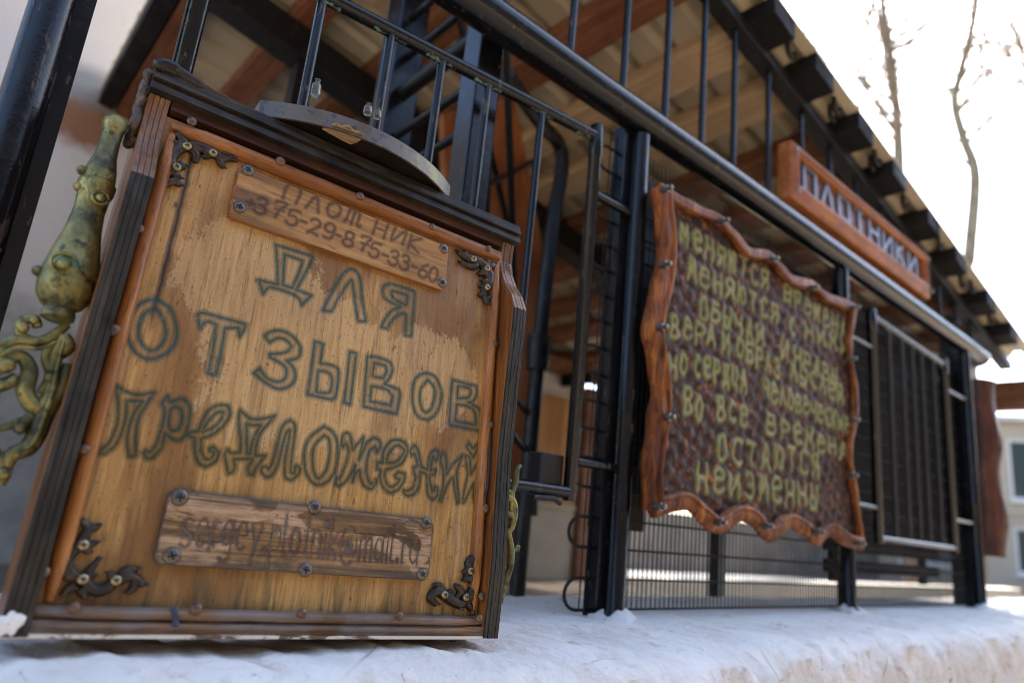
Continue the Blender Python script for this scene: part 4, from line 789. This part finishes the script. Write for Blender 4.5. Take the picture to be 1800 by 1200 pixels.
outline=np.concatenate([spline([sp(x,y,SY) for x,y in a],5)[:-1] for a in (TOPL,RIGHT,BOT[::-1],LEFT[::-1])])[:,[0,2]]
strokes=[]
WORDS=[('МЕНЯЮТСЯ',(1202,412),(1343,490)),('ВРЕМЕНА',(1384,516),(1481,577)),('МЕНЯЮТСЯ',(1215,475),(1360,548)),('С',(1392,574),None),('НИМИ',(1421,583),(1484,609)),('ОБЫЧАИ',(1236,541),(1335,589)),('И',(1378,616),None),('НРАВЫ',(1401,626),(1466,661)),
('ВЕРА',(1185,574),(1249,589)),('И',(1275,604),None),('ОБРАЗ',(1300,610),(1365,645)),('МЫСЛЕЙ',(1394,655),(1476,692)),('НО',(1181,643),(1200,643)),('СЕРДЦА',(1225,643),(1306,670)),('ЧЕЛОВЕЧЕСКИЕ',(1345,682),(1489,748)),
('ВО',(1208,704),(1227,719)),('ВСЕ',(1267,719),(1306,729)),('ВРЕМЕНА',(1355,747),(1481,791)),('ОСТАЮТСЯ',(1268,787),(1432,817)),('НЕИЗМЕННЫ',(1234,842),(1430,873))]
for wi,(t,a,b) in enumerate(WORDS):
    a=sp(*a); b=sp(*b) if b else a; n=len(t); hh=.037 if wi<18 else .044; wd=min(.030,np.hypot(*(b-a)[[0,2]])/max(n-1,1)*.56) if n>1 else .022
    for i,ch in enumerate(t):
        p=a+(b-a)*(i/max(n-1,1)); k=random.uniform(.9,1.1)
        for s in glyph(ch,p[0]+random.uniform(-.001,.001),p[2]+random.uniform(-.003,.003),hh*k*(1.12 if ch in 'ВО' and wi==15 else 1),wd*random.uniform(.9,1.08)): strokes.append(s)
gx=np.arange(outline[:,0].min(),outline[:,0].max(),.0026); gy=np.arange(outline[:,1].min(),outline[:,1].max(),.0026); D=np.full((len(gy),len(gx)),.03)
for s in strokes: seg_dist(gx,gy,D,s,False,.03)
keep=inside(gx,gy,outline); dd=D.ravel()
cv=grid_obj('carved_board',M['carved'],sg,gx,gy,lambda x,z:np.stack([x,-.0022*np.clip((.0055-dd)/.003,0,1)+.002*np.sin(150*x+60*z)*np.sin(130*z-50*x),z],-1),{'td':D},keep)
MB().prism(outline,lambda p,h:(p[0],h,p[1]),.006,.016).build('backing',M['sign_panel2'],sg)
def frame_bar(pts,r,dy,side):
    P=path(pts,SY-dy,5); k=len(P); rad=[r*(1+.10*math.sin(j*.9)+.07*math.sin(j*.37)) for j in range(k)]
    fb=MB().tube(P,rad,16,flat=(1,.62)).build('frame_bar',M['sign_frame'],sg,smooth=70)
    Q=[]
    for j in range(k):       # carved inner bead with a dark groove between
        t=P[min(j+1,k-1)]-P[max(j-1,0)]; t/=np.linalg.norm(t); Q.append(P[j]+np.array([-t[2],0,t[0]])*side*r*.62+np.array([0,-r*.42,0]))
    MB().tube(Q,r*.34,8).build('carved_bead',M['sign_frame'],fb,smooth=70)
frame_bar(TOPL,.0125,.006,-1); frame_bar(RIGHT,.0120,.0062,-1); frame_bar(BOT,.0150,.0064,1); frame_bar(LEFT,.0200,.0066,1)
for px,py in ((1172,332),(1272,388),(1360,455),(1430,505),(1502,540),(1164,575),(1170,465),(1176,733),(1160,890),(1267,918),(1350,925),(1440,935),(1512,955),(1497,630),(1502,738),(1499,835)):
    c=sp(px,py,SY-.028); MB().lathe([(.0055,.012),(.0062,.0),(.0062,-.0025),(.0042,-.003),(.004,-.0105),(.002,-.012)],12,0,tuple(c),axis=1).build('bolt',M['bolt'],sg,smooth=40)

# ================================================================== NAME SIGN ON THE RAIL
NY=.690
ns=thing('name_sign','long orange framed wooden sign with blue-grey raised capitals standing on the rail','sign',(1.72,NY,.872))
nx0,nx1,nz0,nz1=1.322-1.72,2.158-1.72,-.002,.140
mb=MB()
fw=.030
def bevel_frame(mb,x0,x1,z0,z1,fw,y_out,y_in,yb):
    o=[(x0,z0),(x1,z0),(x1,z1),(x0,z1)]; i=[(x0+fw*.7,z0+fw),(x1-fw*.7,z0+fw),(x1-fw*.7,z1-fw*.6),(x0+fw*.7,z1-fw*.6)]
    v=[(x,y_out,z) for x,z in o]+[(x,y_in,z) for x,z in i]+[(x,yb,z) for x,z in o]+[(x,yb,z) for x,z in i]
    f=[(a,(a+1)%4,4+(a+1)%4,4+a) for a in range(4)]+[(8+a,12+a,12+(a+1)%4,8+(a+1)%4) for a in range(4)]+[(a,8+a,8+(a+1)%4,(a+1)%4) for a in range(4)]+[(4+a,4+(a+1)%4,12+(a+1)%4,12+a) for a in range(4)]
    return mb.add(v,f)
bevel_frame(MB(),nx0,nx1,nz0,nz1,.034,-.012,-.022,.02).build('outer_frame',M['sign_frame2'],ns,bevel=.003)
bevel_frame(MB(),nx0+.028,nx1-.028,nz0+.036,nz1-.022,.010,-.020,-.012,.012).build('inner_frame',M['sign_frame2'],ns,bevel=.002)
MB().box((nx0+.03,.0,nz0+.035),(nx1-.03,.012,nz1-.022)).build('panel',M['sign_panel2'],ns)
lw=(nx1-nx0-.12)/8
for i,ch in enumerate('ПЛОТНИКИ'):
    cx=nx0+.060+lw*(i+.5); mb=MB(); k=0
    st=glyph(ch,cx,.080,.062,lw*.62) if ch!='О' else [[(cx-lw*.3,.05),(cx-lw*.3,.11),(cx+lw*.3,.11),(cx+lw*.3,.05),(cx-lw*.3,.05)]]
    for s in st:
        for a,b in zip(s[:-1],s[1:]):
            a=np.array(a);b=np.array(b); d=(b-a)/np.linalg.norm(b-a); nn=np.array([-d[1],d[0]])*.0062; a2=a-d*.004; b2=b+d*.004; k+=1
            mb.prism([a2+nn,a2-nn,b2-nn,b2+nn],lambda p,h:(p[0],h,p[1]),.004,-.006-.0003*k)
    mb.build('letter',M['letter'],ns,bevel=.001)
for x in (nx0+.015,nx1-.015):
    for z in (.015,.12): dome(MB(),(x,-.0235 if z<.05 else -.019,z),.006,.004).build('nail',M['bolt'],ns,smooth=50)

# ================================================================== SIDE SIGN AT THE FAR CORNER
mb=MB(); prf=[(.0,.0),(.02,-.012),(.045,-.010),(.07,.004),(.085,.03)]
zz=np.linspace(.155,.735,24); vs=[];fs=[]
for z in zz:
    k=1+.08*math.sin(z*21)+.04*math.sin(z*47); 
    for x,y in [(2.655,.70),(2.66,.69),(2.69,.672-.006*math.sin(z*25)),(2.72,.670-.008*math.sin(z*25+1)),(2.745+.008*math.sin(z*22),.68),(2.755+.008*math.sin(z*22),.70),(2.75,1.25),(2.70,1.25)]: vs.append((x,y,z))
m=8; fs=[(i*m+j,i*m+(j+1)%m,(i+1)*m+(j+1)%m,(i+1)*m+j) for i in range(len(zz)-1) for j in range(m)]+[tuple(range(m)),tuple((len(zz)-1)*m+j for j in range(m-1,-1,-1))]
o=mb.add(vs,fs).build('side_sign',wood('dark_red_sign_edge',(.035,.012,.008),(.10,.032,.018),(.19,.065,.032),(1,1,.15),60,.4,.4),smooth=50); label(o,'dark red-brown carved sign seen edge-on at the far fence corner','sign')

# ================================================================== BEYOND
# two-storey brick house
a=far(1742,740,24); b=far(2050,760,25.5); dirx=np.array([b[0]-a[0],b[1]-a[1]]); dirx/=np.linalg.norm(dirx); th_=math.atan2(dirx[1],dirx[0])
hm=Matrix.Translation((a[0],a[1],GZ))@Matrix.Rotation(th_,4,'Z')
hs=thing('brick_house','two-storey beige house with white framed windows beyond the far corner','house',mat=hm)
HH=a[2]-GZ
def hz(py): return far(1785,py,24.4)[2]-GZ
zu1,zu0,zl1,zl0=hz(772),hz(880),hz(925),hz(1008)
ztop=HH; W0,W1=-6.,16.
cols=[-4.4+2.9*k for k in range(7)]; cols=[c-(-4.4+2.9*2)+.35 for c in cols]
mb=MB(); ed=[W0]
for c in cols: ed+= [c,c+1.5]
ed.append(W1)
for i in range(0,len(ed),2): mb.box((ed[i],0,0),(ed[i+1],8,ztop))
for c in cols:
    for z0,z1 in ((0,zl0),(zl1,zu0),(zu1,ztop)): mb.box((c,.001,z0),(c+1.5,7.99,z1-.0005))
mb.build('wall',M['house'],hs)
MB().box((W0-.2,-.25,ztop),(W1+.2,8.2,ztop+.15)).build('roof',M['pale'],hs)
MB().box((W0,-.06,zu0-.42),(W1,-.001,zu0-.22)).build('string_course',M['house'],hs)
for c in cols:
    for z0,z1 in ((zl0,zl1),(zu0,zu1)):
        mb=MB().box((c+.001,.06,z0+.001),(c+.09,.16,z1-.001)).box((c+1.41,.06,z0+.001),(c+1.499,.16,z1-.001)).box((c+.091,.06,z0+.001),(c+1.409,.16,z0+.09)).box((c+.091,.06,z1-.09),(c+1.409,.16,z1-.001)).box((c+.71,.065,z0+.091),(c+.80,.155,z1-.091))
        fr_=mb.build('window',M['whiteframe'],hs); MB().box((c+.08,.105,z0+.08),(c+1.42,.115,z1-.08)).build('pane',M['pane'],fr_); MB().box((c-.05,-.10,z0-.06),(c+1.55,.055,z0-.001)).build('sill',M['whiteframe'],fr_)
yh=thing('reflected_house','unseen dark house added behind the camera for the black paint to reflect','house',(0,-8,GZ))  # unseen house added behind the camera to give the black paint dark reflections
MB().box((-24,-6,0),(30,0,6.6)).build('wall',m_plain('dark_reflected_house',(.10,.065,.045),.9,0,2,.2),yh); MB().box((-24.4,-6.4,6.601),(30.4,.5,6.9)).build('roof',M['p_brown'],yh)
for k in range(15):
    for z in (1.0,4.0):
        x=-22+3.6*k; wn=MB().box((x,.002,z),(x+1.5,.05,z+1.6)).build('window',M['whiteframe'],yh); MB().box((x+.1,.04,z+.1),(x+1.4,.06,z+1.5)).build('pane',M['pane'],wn)
# pale outbuilding glimpsed through the mesh
p=far(1128,1000,8.5); q=far(1190,1000,8.5)
ob=thing('outbuilding','small pale rendered outbuilding with a dark doorway glimpsed through the mesh','shed',(p[0],p[1],GZ))
MB().box((-1.2,.6,0),(.35,3.4,2.2)).build('wall',M['pale'],ob); MB().box((-1.35,.45,2.201),(.5,3.55,2.32)).build('roof',M['p_brown'],ob); MB().box((-.75,.57,.02),(-.15,.599,1.85)).build('door',M['p_brown'],ob)
# low pale wall further along
o=MB().box((7.5,8.5,GZ-.05),(30,8.8,.52)).build('garden_wall',m_plain('grey_brown_yard_wall',(.15,.13,.105),.9,0,2,.3)); label(o,'long beige garden wall across the sunny yard behind the mesh','wall')
# low beige kerb wall closing the yard side of the porch
o=MB().box((2.96,2.60,GZ-.05),(11,2.80,-.135)).build('kerb_wall',M['beige'],bevel=.008); label(o,'low beige kerb wall running on beyond the porch, seen through the wire mesh','wall')
# bare trees
def branch(mb,p,d,L_,r,depth):
    k=5; P=[p]; dd=np.array(d,float)
    for i in range(k):
        dd=dd+rng.normal(0,.10,3)+np.array([0,0,.05]); dd/=np.linalg.norm(dd); P.append(P[-1]+dd*L_/k)
    rad=[max(.011,r*(1-.6*i/k)) for i in range(k+1)]; mb.tube(P,rad,7 if r>.03 else 5,cap=False)
    if depth==0: return
    for j in range(rng.integers(2,4)):
        i=rng.integers(2,k+1); a=rng.uniform(0,6.28); dv=dd+np.array([math.cos(a),math.sin(a),rng.uniform(-.1,.5)])*rng.uniform(.5,.95); dv/=np.linalg.norm(dv); branch(mb,P[i],dv,L_*rng.uniform(.5,.75),rad[i]*.62,depth-1)
def tree(pxs,D,r0,r1,lab,nb,seed):
    global rng; rng=np.random.default_rng(seed)
    P=[far(x,y,D) for x,y in pxs]; base=np.array([P[0][0],P[0][1]+.1,GZ]); P=[base-base]+[p-base for p in P]
    top=P[-1]+(P[-1]-P[-2])*1.2+np.array([0,0,1.5]); P=P+[top]
    t=thing('bare_tree',lab,'tree',tuple(base),'bare trees against the white sky')
    S_=spline(P,6); n=len(S_); rad=[r0+(r1-r0)*i/(n-1) for i in range(n)]
    MB().tube(S_,rad,10).build('trunk',M['bark'],t,smooth=80)
    mb=MB()
    for j in range(nb):
        i=int(n*rng.uniform(.35,.98)); i=min(i,n-1); a=rng.uniform(0,6.28); dv=np.array([math.cos(a),math.sin(a),rng.uniform(.3,1.1)]); dv/=np.linalg.norm(dv); branch(mb,S_[i],dv,rng.uniform(1.2,2.6),rad[i]*rng.uniform(.35,.65),3)
    mb.build('crown',M['bark'],t,smooth=80)
tree([(1583,420),(1580,290),(1577,210),(1568,120),(1556,40),(1548,-30)],14.,.13,.05,'straight bare tree with a pale trunk, left of the two nearer trees',20,3)
tree([(1700,520),(1704,450),(1714,310),(1694,245),(1678,180),(1688,130),(1708,50),(1716,-20)],13.,.11,.045,'crooked bare tree with a kinked trunk right of the straight one',20,5)
tree([(1815,500),(1830,300),(1822,150),(1835,0)],16.,.14,.06,'bare tree at the right edge, only its fine twigs in view',34,8)
